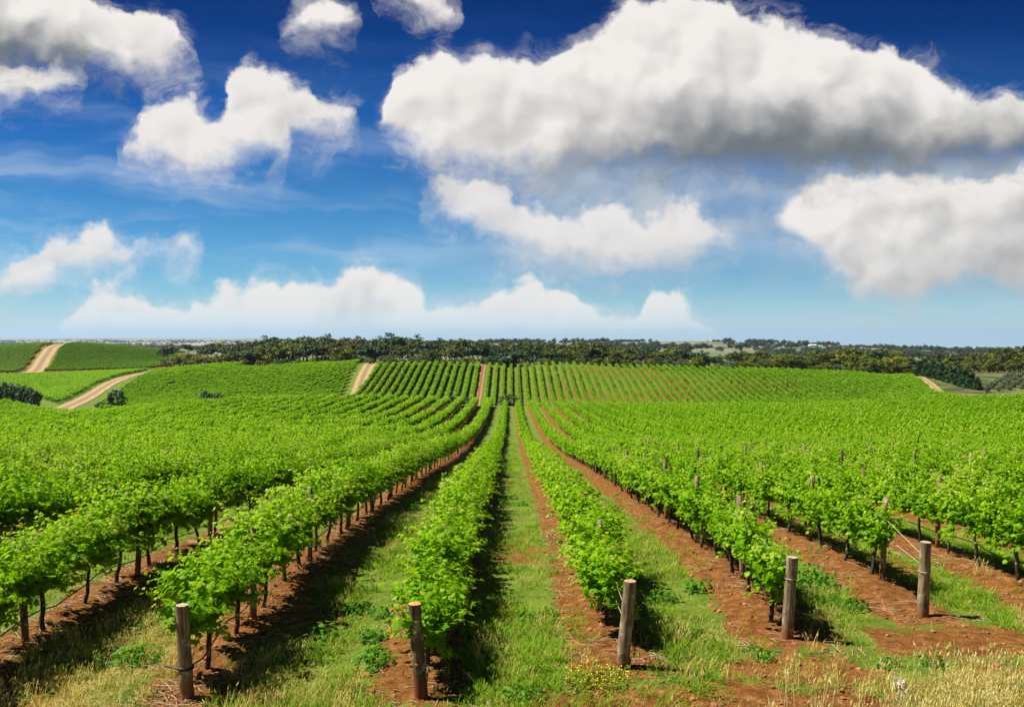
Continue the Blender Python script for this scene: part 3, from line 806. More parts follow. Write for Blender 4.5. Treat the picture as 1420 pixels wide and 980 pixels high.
def t2x(y): return np.interp(y, [p[1] for p in TRACK_2], [p[0] for p in TRACK_2])
def t3x(y): return np.interp(y, [p[1] for p in TRACK_3], [p[0] for p in TRACK_3])
blkA = [(t2x(y) + 9 + (6 if y < 300 else 0), y) for y in (272, 300, 330, 360, 395, 408)] + [(t3x(y) - 5, y) for y in (398, 360, 320, 290, 266)]
block('vineyard', blkA, rad(-20), 2.9, 1.5, wide=.95)
blkB = [(t2x(y) - 5.5, y) for y in (296, 320, 350, 385, 424)] + [(-280, 426), (-260, 300), (-165, 318)]
block('vineyard', blkB, rad(62), 2.3, 1.5, wide=1.2)
DARK_LEAF = foliage_material('dark_vine_leaf', [(0.0, (0.04, 0.11, 0.004)), (0.4, (0.085, 0.20, 0.005)), (0.8, (0.14, 0.26, 0.006)), (1.0, (0.2, 0.3, 0.03))], 0.38, (0.25, 0.45, 0.01))
DARKV = [m.copy() for m in LOD2['tall']]
for m in DARKV: m.materials[0] = DARK_LEAF
T1L = pline([(36, 440), (50, 465), (60, 540), (72, 610), (86, 645), (92, 670)])
t1x = lambda y: np.interp(y, [p[1] for p in T1L], [p[0] for p in T1L])
blkC = [(t1x(y) + 7, y) for y in (452, 500, 560, 610, 650)] + [(-300 + 60, 665), ((240 - HX) * 625 / FOC, 625), ((262 - HX) * 560 / FOC, 560), ((232 - HX) * 470 / FOC, 470), ((205 - HX) * 448 / FOC, 448)]
block('vineyard', blkC, rad(-9), 3.6, 1.7, dark=True, scale=1.0, wide=.85)
blkD = [(t1x(y) - 7, y) for y in (655, 610, 560, 500, 452)] + [(-420, 452), (-480, 655)]
block('vineyard', blkD, rad(20), 2.8, 1.9, dark=True, scale=1.15)

# ================================================================== posts, wires and drip hoses
def gh(x, y): return float(ground_height(x, y)[0])
def post_mesh(r, h, lx, ly, mat, bands=(), taper=.96):
    mb = MB(); n = 9; z = np.linspace(-.12, h, n)
    path = np.stack([lx * z / h + RNG.normal(0, .003, n), ly * z / h + RNG.normal(0, .003, n), z], -1)
    path[-1] = (lx, ly, h)
    mb.tube(path, r * np.linspace(1.03, taper, n), 18, False, 0, .035)
    return mb.mesh('post_shaft', mat, True), path
END = [  # x, distance, lean, radius, height, top material, label
    (-4.17, 11.55, -.055, .088, 1.22, MAT_GREYCUT, 'pale weathered end post with a black band near its base'),
    (-1.16, 11.65, -.085, .086, 1.24, MAT_CUT, 'dark end post with a freshly cut orange top'),
    (1.57, 12.58, .105, .092, 1.24, MAT_GREYCUT, 'thick brown end post leaning sideways beside the yellow flowers'),
    (4.26, 13.8, .075, .090, 1.27, MAT_GREYCUT, 'blotchy pale end post before the upright bushy vines'),
    (6.92, 15.05, .045, .092, 1.27, MAT_GREYCUT, 'pale end post standing bare, two metres clear of its first vine')]
EP = {}
for k, (px, py, lean, r, h, cutm, lab) in enumerate(END):
    t = thing('end_post', (px, py, gh(px, py) - .02), lab, 'post', 'end posts of the vine rows')
    wm = MAT_POSTD if k == 1 else MAT_POST
    me, path = post_mesh(r, h, lean, RNG.uniform(-.02, .02), wm)
    part('shaft', me, t)
    mb = MB(); a = np.arange(18) * 2 * math.pi / 18
    rim = np.stack([lean + .955 * r * np.cos(a), .955 * r * np.sin(a), np.full(18, h)], -1)
    mid = np.stack([lean + .6 * r * np.cos(a), .6 * r * np.sin(a), h + .008 + RNG.normal(0, .003, 18)], -1)
    mb.add(np.concatenate([rim, mid, [(lean, 0, h + .006)]]), [(i, (i + 1) % 18, 18 + (i + 1) % 18, 18 + i) for i in range(18)] + [(18 + i, 18 + (i + 1) % 18, 36) for i in range(18)])
    part('cut_top', mb.mesh('cut_top', cutm), t)
    if k == 1:
        mb = MB(); c = np.array([lean * .38 - .012, -r * .99, .47])
        aa = np.arange(10) * 2 * math.pi / 10
        mb.add(np.concatenate([[c + (0, -.012, 0)], np.stack([c[0] + .035 * np.cos(aa) * RNG.uniform(.8, 1.2, 10), np.full(10, c[1] + .004), c[2] + .048 * np.sin(aa) * RNG.uniform(.8, 1.2, 10)], -1)]), [(0, i + 1, (i + 1) % 10 + 1) for i in range(10)])
        part('knot_scar', mb.mesh('knot_scar', MAT_CUT), t)
    zb = {0: .40, 3: .95, 4: .78}.get(k)
    if zb:
        mb = MB()
        for dz in ((0, .022) if k == 0 else (0,)):
            aa = np.linspace(0, 2 * math.pi, 20)
            cx = lean * zb / h
            mb.tube(np.stack([cx + (r + .008) * np.cos(aa), (r + .008) * np.sin(aa), np.full(20, zb + dz)], -1), .011 if k == 0 else .005, 6, False)
        part('hose_loop' if k == 0 else 'wire_wrap', mb.mesh('band', MAT_HOSE if k == 0 else MAT_WIRE, True), t)
    EP[round(px, 2)] = (px, py, gh(px, py), lean, h)

POSTM = []
for k in range(5):
    h = (1.42, 1.42, 1.46, 1.38, 1.44)[k]
    mb = MB(); n = 6; z = np.linspace(-.12, h, n); l1, l2 = RNG.normal(0, .03, 2)
    mb.tube(np.stack([l1 * z, l2 * z, z], -1), .052 * np.linspace(1.03, .95, n), 11, True, 0, .05)
    POSTM.append(mb.mesh('trellis_post', MAT_POST if k else MAT_POSTD, True))
pc = {}
for ri, (rx, r0) in enumerate(ALLROWS):
    sel = np.where(VR == ri)[0]
    for i in sel:
        if VI[i] % 3 != (0 if abs(rx - 6.92) < .1 else 1): continue
        y = VY[i] + (.66 if abs(rx - 6.92) > .1 else -.25)
        lim = 34 if rx < -3 else 46
        if y > lim or y < 11: continue
        if not in_frame(rx, y, VZ[i] + .8, 1.0): continue
        if rx > 8 and y > 24 and RNG.random() < .45: continue
        if abs(rx + 1.16) < .1 and RNG.random() < .5: continue
        pc[ri] = pc.get(ri, 0) + 1
        rxr = round(rx, 2)
        ph = row_phrase(ri)
        lab = f'slim trellis post, {ordinal(pc[ri])} in the row {ph}' if rxr in NAMED else f'slim trellis post, {ordinal(pc[ri])} along the {ph}'
        o = bpy.data.objects.new('trellis_post', POSTM[RNG.integers(5)]); COL.objects.link(o)
        o.location = (rx + .05, y, gh(rx, y)); o.rotation_euler = (0, 0, RNG.uniform(0, 6.28))
        o.scale = (1, 1, (.80 if rx < 0 else .86) if row_style(rx) == 'low' else RNG.uniform(1.0, 1.06) if rx < -3 else RNG.uniform(1.04, 1.17))
        tag(o, lab, 'post', 'trellis posts between the vines')

for ri, (rx, r0) in enumerate(ALLROWS):
    if rx < -13.2 or rx > 18.5: continue
    rxr = round(rx, 2); ph = row_phrase(ri)
    yv = np.arange(r0 + .5, 62, .5)
    z = np.array(ground_height(np.full(len(yv), rx), yv))
    dr = .34 + .05 * np.sin(yv * 2.3 + ri); xx = rx + .06 + .03 * np.sin(yv * 1.1 + ri * 2)
    path = np.stack([xx, yv, z + dr], -1)
    if rxr in EP:
        px, py, pz, lean, h = EP[rxr]
        if rxr == -4.17: start = [(px - .30, py + .02, pz + .40), (px, py - .10, pz + .40), (px + .12, py + .25, pz + .42)]
        elif rxr == 6.92: start = [(px - .12, py + .75, pz + .05), (px - .10, py + 1.0, pz + .06), (px - .03, py + 1.5, pz + .16)]
        else: start = [(px + .05, py + .12, pz + .08), (px + .05, py + .4, pz + .22)]
        path = np.concatenate([start, path[1 if rxr != 6.92 else 3:]])
    mb = MB(); mb.tube(path, .011, 5, True)
    tag(mb.build('drip_hose', MAT_HOSE, None, True), f'black drip hose under the vines {ph}' if rxr in NAMED else f'thin black drip hose along the {ph}', 'hose', 'drip hoses under the rows')
    # two fruiting wires per row
    zw = .60 if row_style(rx) == 'low' else .84
    mb = MB()
    for dz in (0, .32):
        p2 = np.stack([np.full(len(yv), rx), yv, z + zw + dz], -1)
        if rxr in EP:
            px, py, pz, lean, h = EP[rxr]
            zz = min(h - .12, zw + dz * .5)
            p2 = np.concatenate([[(px + lean * zz / h, py + .08, pz + zz)], p2[2:]])
        mb.tube(p2, .0042, 4, False)
    tag(mb.build('trellis_wire', MAT_WIRE), f'taut wires through the vines {ph}' if rxr in NAMED else f'taut wire pair along the {ph}', 'wire', 'trellis wires of the rows')

# ================================================================== grass, weeds, litter
def grass_material(name, stops):
    m, b, out = material(name)
    r1 = b.n('ShaderNodeNewGeometry').outputs['Random Per Island']; r2 = b.n('ShaderNodeObjectInfo').outputs['Random']
    f = b.m('ADD', b.m('MULTIPLY', r2, .6), b.m('MULTIPLY', r1, .4))
    c = b.mix(b.m('MULTIPLY', b.attr('tint'), .5), b.ramp(f, stops), stops[-1][1])
    p = b.n('ShaderNodeBsdfPrincipled'); b.put(p.inputs['Base Color'], c); p.inputs['Roughness'].default_value = .6; p.inputs['Specular IOR Level'].default_value = .2
    t = b.n('ShaderNodeBsdfTranslucent'); b.put(t.inputs['Color'], c)
    mx = b.n('ShaderNodeMixShader'); mx.inputs[0].default_value = .5
    b.t.links.new(p.outputs[0], mx.inputs[1]); b.t.links.new(t.outputs[0], mx.inputs[2]); b.t.links.new(mx.outputs[0], out.inputs['Surface'])
    return m
MAT_GRASS = grass_material('green_grass', [(0.1, (0.09, 0.25, 0.005)), (0.5, (0.20, 0.38, 0.010)), (0.9, (0.38, 0.44, 0.04))])
MAT_STRAW = grass_material('dry_grass', [(0.1, (0.38, 0.40, 0.06)), (0.5, (0.60, 0.50, 0.14)), (0.9, (0.74, 0.60, 0.24))])
MAT_BARLEY = grass_material('barley', [(0.1, (0.52, 0.52, 0.14)), (0.5, (0.70, 0.64, 0.26)), (0.9, (0.78, 0.70, 0.38))])
MAT_LUSH = grass_material('lush_weed', [(0.1, (0.045, 0.17, 0.006)), (0.6, (0.09, 0.26, 0.008)), (1.0, (0.18, 0.34, 0.02))])
def tuft(nb, hh, spread, w, bend, mat, heads=0.0, name='tuft'):
    mb = MB()
    for _ in range(nb):
        a = RNG.uniform(0, 6.28); r = spread * math.sqrt(RNG.random()); h = hh * RNG.uniform(.5, 1.15)
        b0 = np.array([r * math.cos(a), r * math.sin(a), -.02]); d = RNG.uniform(0, 6.28); bd = bend * RNG.uniform(.3, 1.4) * h
        dv = np.array([math.cos(d), math.sin(d), 0]); sv = np.array([-math.sin(d), math.cos(d), 0]) * w * .5
        P_ = [b0 + dv * bd * t * t + np.array([0, 0, h * t * (1 - .25 * bend * t)]) for t in (0, .45, .8, 1.0)]
        if RNG.random() < heads:
            mb.add([P_[0] - sv * .5, P_[0] + sv * .5, P_[2] + sv * .4, P_[2] - sv * .4], [(0, 1, 2, 3)], .1)
            hd = np.array([0, 0, .075]) + dv * .035; q = P_[2]; s2 = sv / (w * .5) * .010; s3 = dv * .010
            mb.add([q, q + hd * .35 + s2, q + hd * .35 + s3, q + hd * .35 - s2, q + hd * .35 - s3, q + hd], [(0, 1, 2), (0, 2, 3), (0, 3, 4), (0, 4, 1), (1, 5, 2), (2, 5, 3), (3, 5, 4), (4, 5, 1)], .8)
        else:
            mb.add([P_[0] - sv, P_[0] + sv, P_[1] - sv * .8, P_[1] + sv * .8, P_[2] - sv * .5, P_[2] + sv * .5, P_[3]], [(0, 1, 3, 2), (2, 3, 5, 4), (4, 5, 6)], RNG.uniform(0, .4))
    return mb.mesh(name, mat)
GREEN = [tuft(22, h, .12, .009, .9, MAT_GRASS, .06) for h in (.08, .11, .15, .20)]
DRY = [tuft(20, h, .12, .008, .6, MAT_STRAW, .25) for h in (.14, .20, .27, .34)]
TURF = [tuft(12, .045, .10, .010, 1.2, MAT_GRASS), tuft(10, .06, .11, .009, 1.0, MAT_GRASS), tuft(11, .05, .10, .008, 1.2, MAT_STRAW)]
BARLEY = [tuft(7, h, .16, .009, .28, MAT_BARLEY, .8) for h in (.34, .42, .50, .40)]
def weed_mesh(n, rr, hh, leaf, mat=MAT_LUSH, heads=None):
    mb = MB(); C, N, D, S, Tn = [], [], [], [], []
    for _ in range(n):
        u, a = RNG.random(), RNG.uniform(0, 6.28); r = rr * math.sqrt(u) * 1.0; z = hh * RNG.random() * (1 - .6 * u) + .02
        C.append((r * math.cos(a), r * math.sin(a), z)); N.append(np.array([math.cos(a) * .6, math.sin(a) * .6, 1]) + RNG.normal(0, .5, 3)); D.append((math.cos(a), math.sin(a), .5)); S.append(leaf * RNG.uniform(.6, 1.3)); Tn.append(RNG.uniform(0, .5))
    leaves(mb, C, N, D, S, Tn, FOLDED)
    for c in C[::4]: mb.tube([(0, 0, -.03), (c[0] * .5, c[1] * .5, c[2] * .7), c], [.005, .004, .002], 4, False, .2)
    return mb.mesh('weed', mat)
def ground_scatter(n, x0, x1, y0, y1): return RNG.uniform(x0, x1, n), y0 + (y1 - y0) * RNG.random(n) ** 1.35
def normal_scatter(name, X, Y, meshes, smin, smax):
    n = len(X); Z = ground_height(X, Y)
    rot = np.stack([RNG.normal(0, .08, n), RNG.normal(0, .08, n), RNG.uniform(0, 6.28, n)], -1)
    return scatter(name, np.stack([X, Y, Z], -1), rot, RNG.uniform(smin, smax, n), RNG.integers(0, len(meshes), n), meshes)
def lane_mask(X, Y):
    """1 in the grassed lanes, 0 on the tilled strips, in between on the headland."""
    j, dx = nearest_row(X, ROWX); a = np.where(dx < 0, -dx * .80, dx * 1.05)
    inf = sstep(Y, ROWS0[j] - 1.5, ROWS0[j] + .5)
    bare = sstep(fbm(X * .9, Y * .42, 41, 3), .62, .50)
    hd = sstep(fbm(X * 0.45, Y * 0.8, 31, 3), 0.54, 0.40)
    return inf * (sstep(a, .50, .95) + .10 * sstep(a, .15, .35)) * (.4 + .6 * bare) + (1 - inf) * (.05 + .42 * hd)
def wedge(n, d0, d1, p=1.4):
    Y = d0 + (d1 - d0) * RNG.random(n) ** p; X = RNG.uniform(-1, 1, n) * (Y * .60 + 1.5); return X, Y
X, Y = wedge(95000, 9.5, 46)
patch = fbm(X * .55, Y * .55, 77, 3)
keep = RNG.random(len(X)) < lane_mask(X, Y) * sstep(patch, .33, .62) * np.clip(18 / Y, .35, 1)
X, Y = X[keep], Y[keep]
drym = np.clip(.75 * sstep(X, 2.0, 5.0) * sstep(Y, 16.0, 12.5) + .8 * sstep(np.abs(X + 5.4), 1.0, .3) * sstep(Y, 16.5, 13.5) + .2 * (X < -2) * sstep(Y, 14, 11.5) + .06, 0, 1)
isd = RNG.random(len(X)) < drym
normal_scatter('grass', X[~isd], Y[~isd], GREEN, .65, 1.35)
normal_scatter('dry_grass', X[isd], Y[isd], DRY, .6, 1.2)
X, Y = wedge(14000, 46, 110, 1.2)
keep = RNG.random(len(X)) < lane_mask(X, Y) * .8 * (np.abs(X) < 14)
normal_scatter('lane_grass', X[keep], Y[keep], GREEN, 1.2, 2.2)
# close-cropped turf between the taller tufts
X, Y = wedge(70000, 10, 30, 1.25)
keep = RNG.random(len(X)) < np.clip(lane_mask(X, Y) * 1.1, 0, 1) * (.35 + .65 * sstep(fbm(X * 1.7, Y * 1.7, 52, 2), .35, .6))
X, Y = X[keep], Y[keep]
normal_scatter('turf', X, Y, TURF, .7, 1.5)
X = RNG.uniform(-7.4, -4.5, 600); Y = RNG.uniform(10.3, 16.0, len(X))
keep = RNG.random(len(X)) < sstep(np.abs(X + 5.6), 1.3, .4); X, Y = X[keep], Y[keep]
normal_scatter('straw_grass', X, Y, DRY, .5, 1.0)
# seeding barley grass at the lower corner and a thinner fringe along the near edge
n = 560; X = RNG.uniform(0.5, 8.5, n); Y = RNG.uniform(10.0, 12.9, n)
keep = RNG.random(n) < sstep(X - (Y - 11.2) * 1.9, 2.6, 5.6) * .9
X, Y = X[keep], Y[keep]
normal_scatter('barley_grass', X, Y, BARLEY, .75, 1.15)
# leafy weeds in the shaded lanes
X, Y = wedge(650, 10.5, 34)
keep = (RNG.random(len(X)) < lane_mask(X, Y) * .55) & (X < 6) & (Y > 12.5)
normal_scatter('lane_weeds', X[keep], Y[keep], [weed_mesh(60, .2, .16, .07), weed_mesh(40, .15, .22, .06), weed_mesh(70, .26, .12, .08)], .6, 1.4)
# prunings and straw lying on the tilled strips
MAT_TWIG = plain('dry_pruning', (0.36, 0.25, 0.15), .85, .2)
def twigs():
    mb = MB()
    for _ in range(7):
        c = np.array([*RNG.normal(0, .16, 2), .012]); a = RNG.uniform(0, 6.28); L = RNG.uniform(.08, .28)
        dv = np.array([math.cos(a), math.sin(a), RNG.normal(0, .06)]) * L * .5
        mb.tube([c - dv, c + np.array([*RNG.normal(0, .012, 2), .012]), c + dv], .0045, 4, False)
    return mb.mesh('twigs', MAT_TWIG)
X, Y = wedge(5200, 10, 34); jj, dx = nearest_row(X, ROWX)
keep = (np.abs(dx) < .9) & (RNG.random(len(X)) < np.where(X < -2, .75, .28)) & (Y > ROWS0[jj] - .6)
normal_scatter('prunings', X[keep], Y[keep], [twigs() for _ in range(3)], .6, 1.3)
MAT_STONE = plain('clod', (0.30, 0.125, 0.055), .95, .1, 14)
def clod():
    mb = MB(); v = rand_dir(26); v *= RNG.uniform(.7, 1.2, (26, 1)); v[:, 2] *= .6
    import bmesh
    bm = bmesh.new()
    for p_ in v: bm.verts.new(p_)
    bmesh.ops.convex_hull(bm, input=bm.verts[:])
    me = bpy.data.meshes.new('clod'); bm.to_mesh(me); bm.free(); me.materials.append(MAT_STONE); return me
X, Y = wedge(9000, 9.8, 30); jj, dx = nearest_row(X, ROWX)
keep = (np.abs(dx) < .95) | ((Y < ROWS0[jj]) & (fbm(X * .45, Y * .8, 31, 3) > .48))
X, Y = X[keep], Y[keep]; n = len(X); sz = .010 + .045 * RNG.random(n) ** 5
scatter('clods', np.stack([X, Y, ground_height(X, Y) + sz * .15], -1), RNG.uniform(0, 6.28, (n, 3)) * (.1, .1, 1), sz, RNG.integers(0, 3, n), [clod() for _ in range(3)])

# single plants one can point at
def at(px, py):
    d = 12.0
    for _ in range(12): d = (EYE - gh((px - HX) * d / FOC, d)) * FOC / (py - HY)
    return (px - HX) * d / FOC, d
for px, py, r, h, n, lf, lab in (
    (1128, 815, .42, .42, 260, .085, 'bright green bushy weed behind the blotchy pale end post'),
    (1060, 917, .16, .16, 70, .06, 'small green weed on bare red soil before the blotchy pale end post'),
    (190, 922, .20, .24, 90, .06, 'small green weed in straw grass beside the black-banded end post'),
    (497, 852, .26, .20, 110, .08, 'leafy green weed in the shaded lane near the orange-topped post'),
    (517, 890, .20, .16, 90, .07, 'low dark weed just before the orange-topped end post'),
    (1296, 925, .17, .13, 80, .055, 'small round green tussock in red earth below the bare-standing post'),
    (725, 970, .28, .16, 130, .07, 'spreading green weed at the near end of the central lane'),
    (262, 815, .30, .25, 0, .07, '')):
    if not n: continue
    x, y = at(px, py)
    o = bpy.data.objects.new('weed', weed_mesh(n, r, h, lf)); COL.objects.link(o); o.location = (x, y, gh(x, y)); tag(o, lab, 'weed')
MAT_YLEAF = grass_material('flower_leaf', [(0.1, (0.20, 0.26, 0.01)), (0.9, (0.42, 0.38, 0.02))])
MAT_YEL = plain('yellow_petal', (0.66, 0.56, 0.03), .7, .2)
x, y = at(828, 952)
t = thing('wildflower', (x, y, gh(x, y)), 'patch of small yellow wildflowers beside the leaning end post', 'flowers')
part('foliage', weed_mesh(320, .42, .20, .04, MAT_YLEAF), t)
mb = MB(); n = 120; a = RNG.uniform(0, 6.28, n); r = .44 * np.sqrt(RNG.random(n))
leaves(mb, np.stack([r * np.cos(a), r * np.sin(a) * .9, RNG.uniform(.08, .27, n)], -1), np.stack([RNG.normal(0, .3, n), RNG.normal(-.3, .3, n), np.ones(n)], -1), rand_dir(n), np.full(n, .020), np.zeros(n), FOLDED)
part('blossom', mb.mesh('blossom', MAT_YEL), t)
# pale broken stump among the barley grass
x, y = at(1262, 972)
mb = MB(); n = 5
mb.tube(np.stack([np.linspace(0, -.09, n), np.linspace(0, .03, n), np.linspace(-.05, .20, n)], -1), np.linspace(.10, .075, n), 12, True, 0, .10)
for _ in range(9):
    a = RNG.uniform(0, 6.28); q = np.array([-.085 + .05 * math.cos(a), .03 + .05 * math.sin(a), .15])
    mb.tube([q - (0, 0, .06), q + (-.012, 0, RNG.uniform(.03, .07)), q + (RNG.normal(-.03, .015), RNG.normal(0, .012), RNG.uniform(.08, .16))], [.024, .016, .003], 5)
tag(mb.build('stump', wood_material('bleached_wood', (0.42, 0.37, 0.30), (0.72, 0.68, 0.58)), None, False), 'bleached splintered stump poking out of the barley grass', 'stump').location = (x, y, gh(x, y))

# ================================================================== trees
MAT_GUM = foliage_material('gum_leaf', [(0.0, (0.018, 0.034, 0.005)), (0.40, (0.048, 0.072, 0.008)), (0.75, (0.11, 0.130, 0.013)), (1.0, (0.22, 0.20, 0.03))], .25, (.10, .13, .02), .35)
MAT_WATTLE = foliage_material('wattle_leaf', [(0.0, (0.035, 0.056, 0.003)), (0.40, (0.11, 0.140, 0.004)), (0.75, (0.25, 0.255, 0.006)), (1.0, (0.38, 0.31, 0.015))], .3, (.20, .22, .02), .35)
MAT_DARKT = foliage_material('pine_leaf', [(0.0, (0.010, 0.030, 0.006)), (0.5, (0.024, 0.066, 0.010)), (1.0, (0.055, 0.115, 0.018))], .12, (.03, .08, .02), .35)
MAT_OLIVE = foliage_material('olive_leaf', [(0.0, (0.06, 0.085, 0.04)), (0.5, (0.11, 0.15, 0.075)), (1.0, (0.18, 0.22, 0.12))], .15, (.1, .15, .05), .3)
MAT_TRUNK = plain('tree_bark', (0.17, 0.13, 0.095), .9, .1, 1.5)
MAT_GTRUNK = plain('pale_gum_bark', (0.40, 0.34, 0.27), .85, .1, 1.0)
def tree_meshes(kind):
    """Unit tree, about one metre tall: trunk with limbs, and a crown of leaf sprays in clumps."""
    tk, cr = MB(), MB(); C, N, D, S, Tn = [], [], [], [], []
    def clump(c, r, n, s, flat=.75):
        v = rand_dir(n) * (RNG.random((n, 1)) ** .45) * r; v[:, 2] *= flat
        tone = RNG.normal(.42, .16)
        for q in v:
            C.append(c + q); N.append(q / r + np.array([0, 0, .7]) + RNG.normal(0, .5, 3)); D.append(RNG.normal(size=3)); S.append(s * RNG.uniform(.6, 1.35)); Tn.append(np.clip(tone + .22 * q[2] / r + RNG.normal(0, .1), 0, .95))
    if kind == 'pine':
        tk.tube([(0, 0, -.03), (0, 0, .5), (0, 0, .95)], [.022, .014, .004], 6)
        for k in range(26):
            z = .06 + .9 * (k / 26) ** .9; R = .26 * (1 - z) ** .8 + .02
            for q in range(max(3, int(9 * (1 - z) + 2))):
                a = RNG.uniform(0, 6.28); r = R * RNG.uniform(.45, 1.05); clump(np.array([r * math.cos(a), r * math.sin(a), z + RNG.normal(0, .015)]), .055, 16, .050, .8)
    elif kind == 'olive' or kind == 'bush':
        tk.tube([(0, 0, -.05), (.02, 0, .25), (-.02, .02, .6)], [.045, .035, .015], 6)
        for k in range(34):
            v = rand_dir(1)[0] * RNG.uniform(.55, 1) ** .5 * np.array([.42, .42, .40]); clump(v + np.array([0, 0, .50]), .15, 30, .085)
    elif kind == 'wattle':
        a0 = RNG.uniform(0, 6.28)
        for q in range(4):
            a = a0 + q * 1.57 + RNG.normal(0, .3); e = np.array([.24 * math.cos(a), .24 * math.sin(a), .55])
            tk.tube([(0, 0, -.05), e * .35 + (0, 0, .02), e], [.030, .020, .008], 6)
            for w_ in range(9):
                p = e + RNG.normal(0, 1, 3) * (.16, .16, .13); p[2] = max(p[2], .16); clump(p, .13, 40, .060, .62)
        for w_ in range(10):
            a = RNG.uniform(0, 6.28); clump(np.array([.33 * math.cos(a), .33 * math.sin(a), RNG.uniform(.12, .42)]), .12, 34, .060, .8)
        for w_ in range(9): clump(np.array([*RNG.normal(0, .14, 2), RNG.uniform(.72, .90)]), .12, 36, .058, .6)
    else:
        sparse = kind == 'skyline'
        h0 = .48 if sparse else .30
        lean = RNG.normal(0, .04, 2)
        tk.tube([(0, 0, -.05), (lean[0], lean[1], h0 * .6), (lean[0] * 1.6, lean[1] * 1.6, h0)], [.030, .023, .018], 7)
        f0 = np.array([lean[0] * 1.6, lean[1] * 1.6, h0])
        for q in range(6 if not sparse else 5):
            a = q * 6.28 / 6 + RNG.normal(0, .4); L = RNG.uniform(.20, .36)
            e = f0 + np.array([L * math.cos(a), L * math.sin(a), RNG.uniform(.22, .46) * (1 if not sparse else .85)])
            tk.tube([f0, (f0 + e) / 2 + RNG.normal(0, .02, 3), e], [.013, .009, .004], 5)
            for w_ in range(5 if sparse else 9):
                p = e + RNG.normal(0, 1, 3) * ((.09, .09, .05) if sparse else (.12, .12, .10)); clump(p, RNG.uniform(.06, .10) if sparse else RNG.uniform(.09, .14), 30 if sparse else 44, .045 if sparse else .058, .55)
        if not sparse:
            for w_ in range(8): clump(f0 + np.array([*RNG.normal(0, .13, 2), RNG.uniform(.38, .60)]), .12, 40, .055, .6)
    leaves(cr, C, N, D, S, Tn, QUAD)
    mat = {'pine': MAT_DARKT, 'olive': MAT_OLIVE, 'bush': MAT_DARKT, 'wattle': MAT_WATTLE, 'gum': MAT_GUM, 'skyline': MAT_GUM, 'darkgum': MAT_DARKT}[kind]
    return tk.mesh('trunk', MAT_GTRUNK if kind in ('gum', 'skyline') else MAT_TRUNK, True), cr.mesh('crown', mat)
TREES = {k: [tree_meshes(k) for _ in range(n)] for k, n in (('pine', 3), ('olive', 3), ('bush', 3), ('wattle', 6), ('gum', 6), ('skyline', 4))}
TREES['darkgum'] = [(a, (lambda c: (c.materials.clear(), c.materials.append(MAT_DARKT), c)[2])(b_.copy())) for a, b_ in TREES['gum'][:3]]
def tree(name, kind, px, d, h, lab, group, wide=1.0, sink=.2):
    x = (px - HX) * d / FOC
    z = float(base_height(x, d)[0]) - sink
    t = thing(name, (x, d, z), lab, 'tree' if 'bush' not in name else 'bush', group, RNG.uniform(0, 6.28))
    tk, cr = TREES[kind][RNG.integers(len(TREES[kind]))]
    s = (h * wide * RNG.uniform(.92, 1.08), h * wide * RNG.uniform(.92, 1.08), h)
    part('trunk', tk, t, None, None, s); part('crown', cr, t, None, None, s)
    return t
def top_to_h(px, top, d):
    x = (px - HX) * d / FOC
    return (EYE - (top - HY) * d / FOC) - float(base_height(x, d)[0]) + .2
SKYX = [236,262,290,320,335,350,380,420,470,500,520,535,548,562,580,600,620,660,700,735,770,820,860,900,950,1000,1060,1100,1150,1200,1225,1250,1275,1300,1330,1370,1420,1460]
SKYY = [487,485,484,482,477,474,470,469,469,473,474,467,465,467,474,474,473,471,477,473,478,476,480,483,486,487,487,487,483,482,483,490,493,494,490,484,481,480]
sky_top = lambda px: float(np.interp(px, SKYX, SKYY))
MARKS = [(497, 'the tan track gap'), (663, 'the red dirt lane'), (707, 'the arched shed roof'), (1268, 'the dark pines')]
KLAB = {'wattle': 'olive-yellow bushy tree', 'gum': 'dark olive gum tree', 'darkgum': 'dense dark green tree', 'skyline': 'thin-crowned gum tree', 'bush': 'dark round bush', 'olive': 'grey-green shrub'}
def belt(name_where, group, dfun, x0, x1, gap, kinds, hfun, wide):
    row = []; px = x0
    while px < x1:
        row.append(px + RNG.normal(0, gap * .18)); px += gap * RNG.uniform(.75, 1.25)
    for side_m, (mx, mname) in enumerate(MARKS):
        lo = -1e9 if side_m == 0 else (MARKS[side_m - 1][0] + mx) / 2
        hi = 1e9 if side_m == len(MARKS) - 1 else (mx + MARKS[side_m + 1][0]) / 2
        for sgn, word in ((-1, 'left'), (1, 'right')):
            grp = sorted([p for p in row if lo <= p < hi and (p < mx) == (sgn < 0)], key=lambda p: abs(p - mx))
            for k, p in enumerate(grp):
                kind = kinds[RNG.integers(len(kinds))]
                if p > 1060 and RNG.random() < .55: kind = 'wattle'
                d = dfun(p) + RNG.normal(0, 4)
                tree({'skyline': 'gum_tree', 'gum': 'gum_tree', 'darkgum': 'gum_tree', 'wattle': 'wattle_tree', 'bush': 'bush', 'olive': 'bush'}[kind], kind, p, d, hfun(p, d),
                     f'{KLAB[kind]}, {ordinal(k + 1)} {word} of {mname}, {name_where}', group, wide)
front_d = lambda p: 372 + 8 * math.sin(p * .05)
def h_front(p, d): return max(3.2, top_to_h(p, sky_top(p) + RNG.uniform(3, 14), d))
def h_mid(p, d): return max(5.0, top_to_h(p, sky_top(p) + RNG.uniform(-3, 6), d))
def h_back(p, d): return max(6.0, top_to_h(p, sky_top(p) + RNG.uniform(-6, 2), d))
belt('front of the tree belt', 'trees in front of the belt', lambda p: front_d(p) + (25 if p < 500 else 0), 338, 1262, 15, ['wattle', 'gum', 'gum', 'wattle', 'gum', 'darkgum', 'bush'], h_front, 1.4)
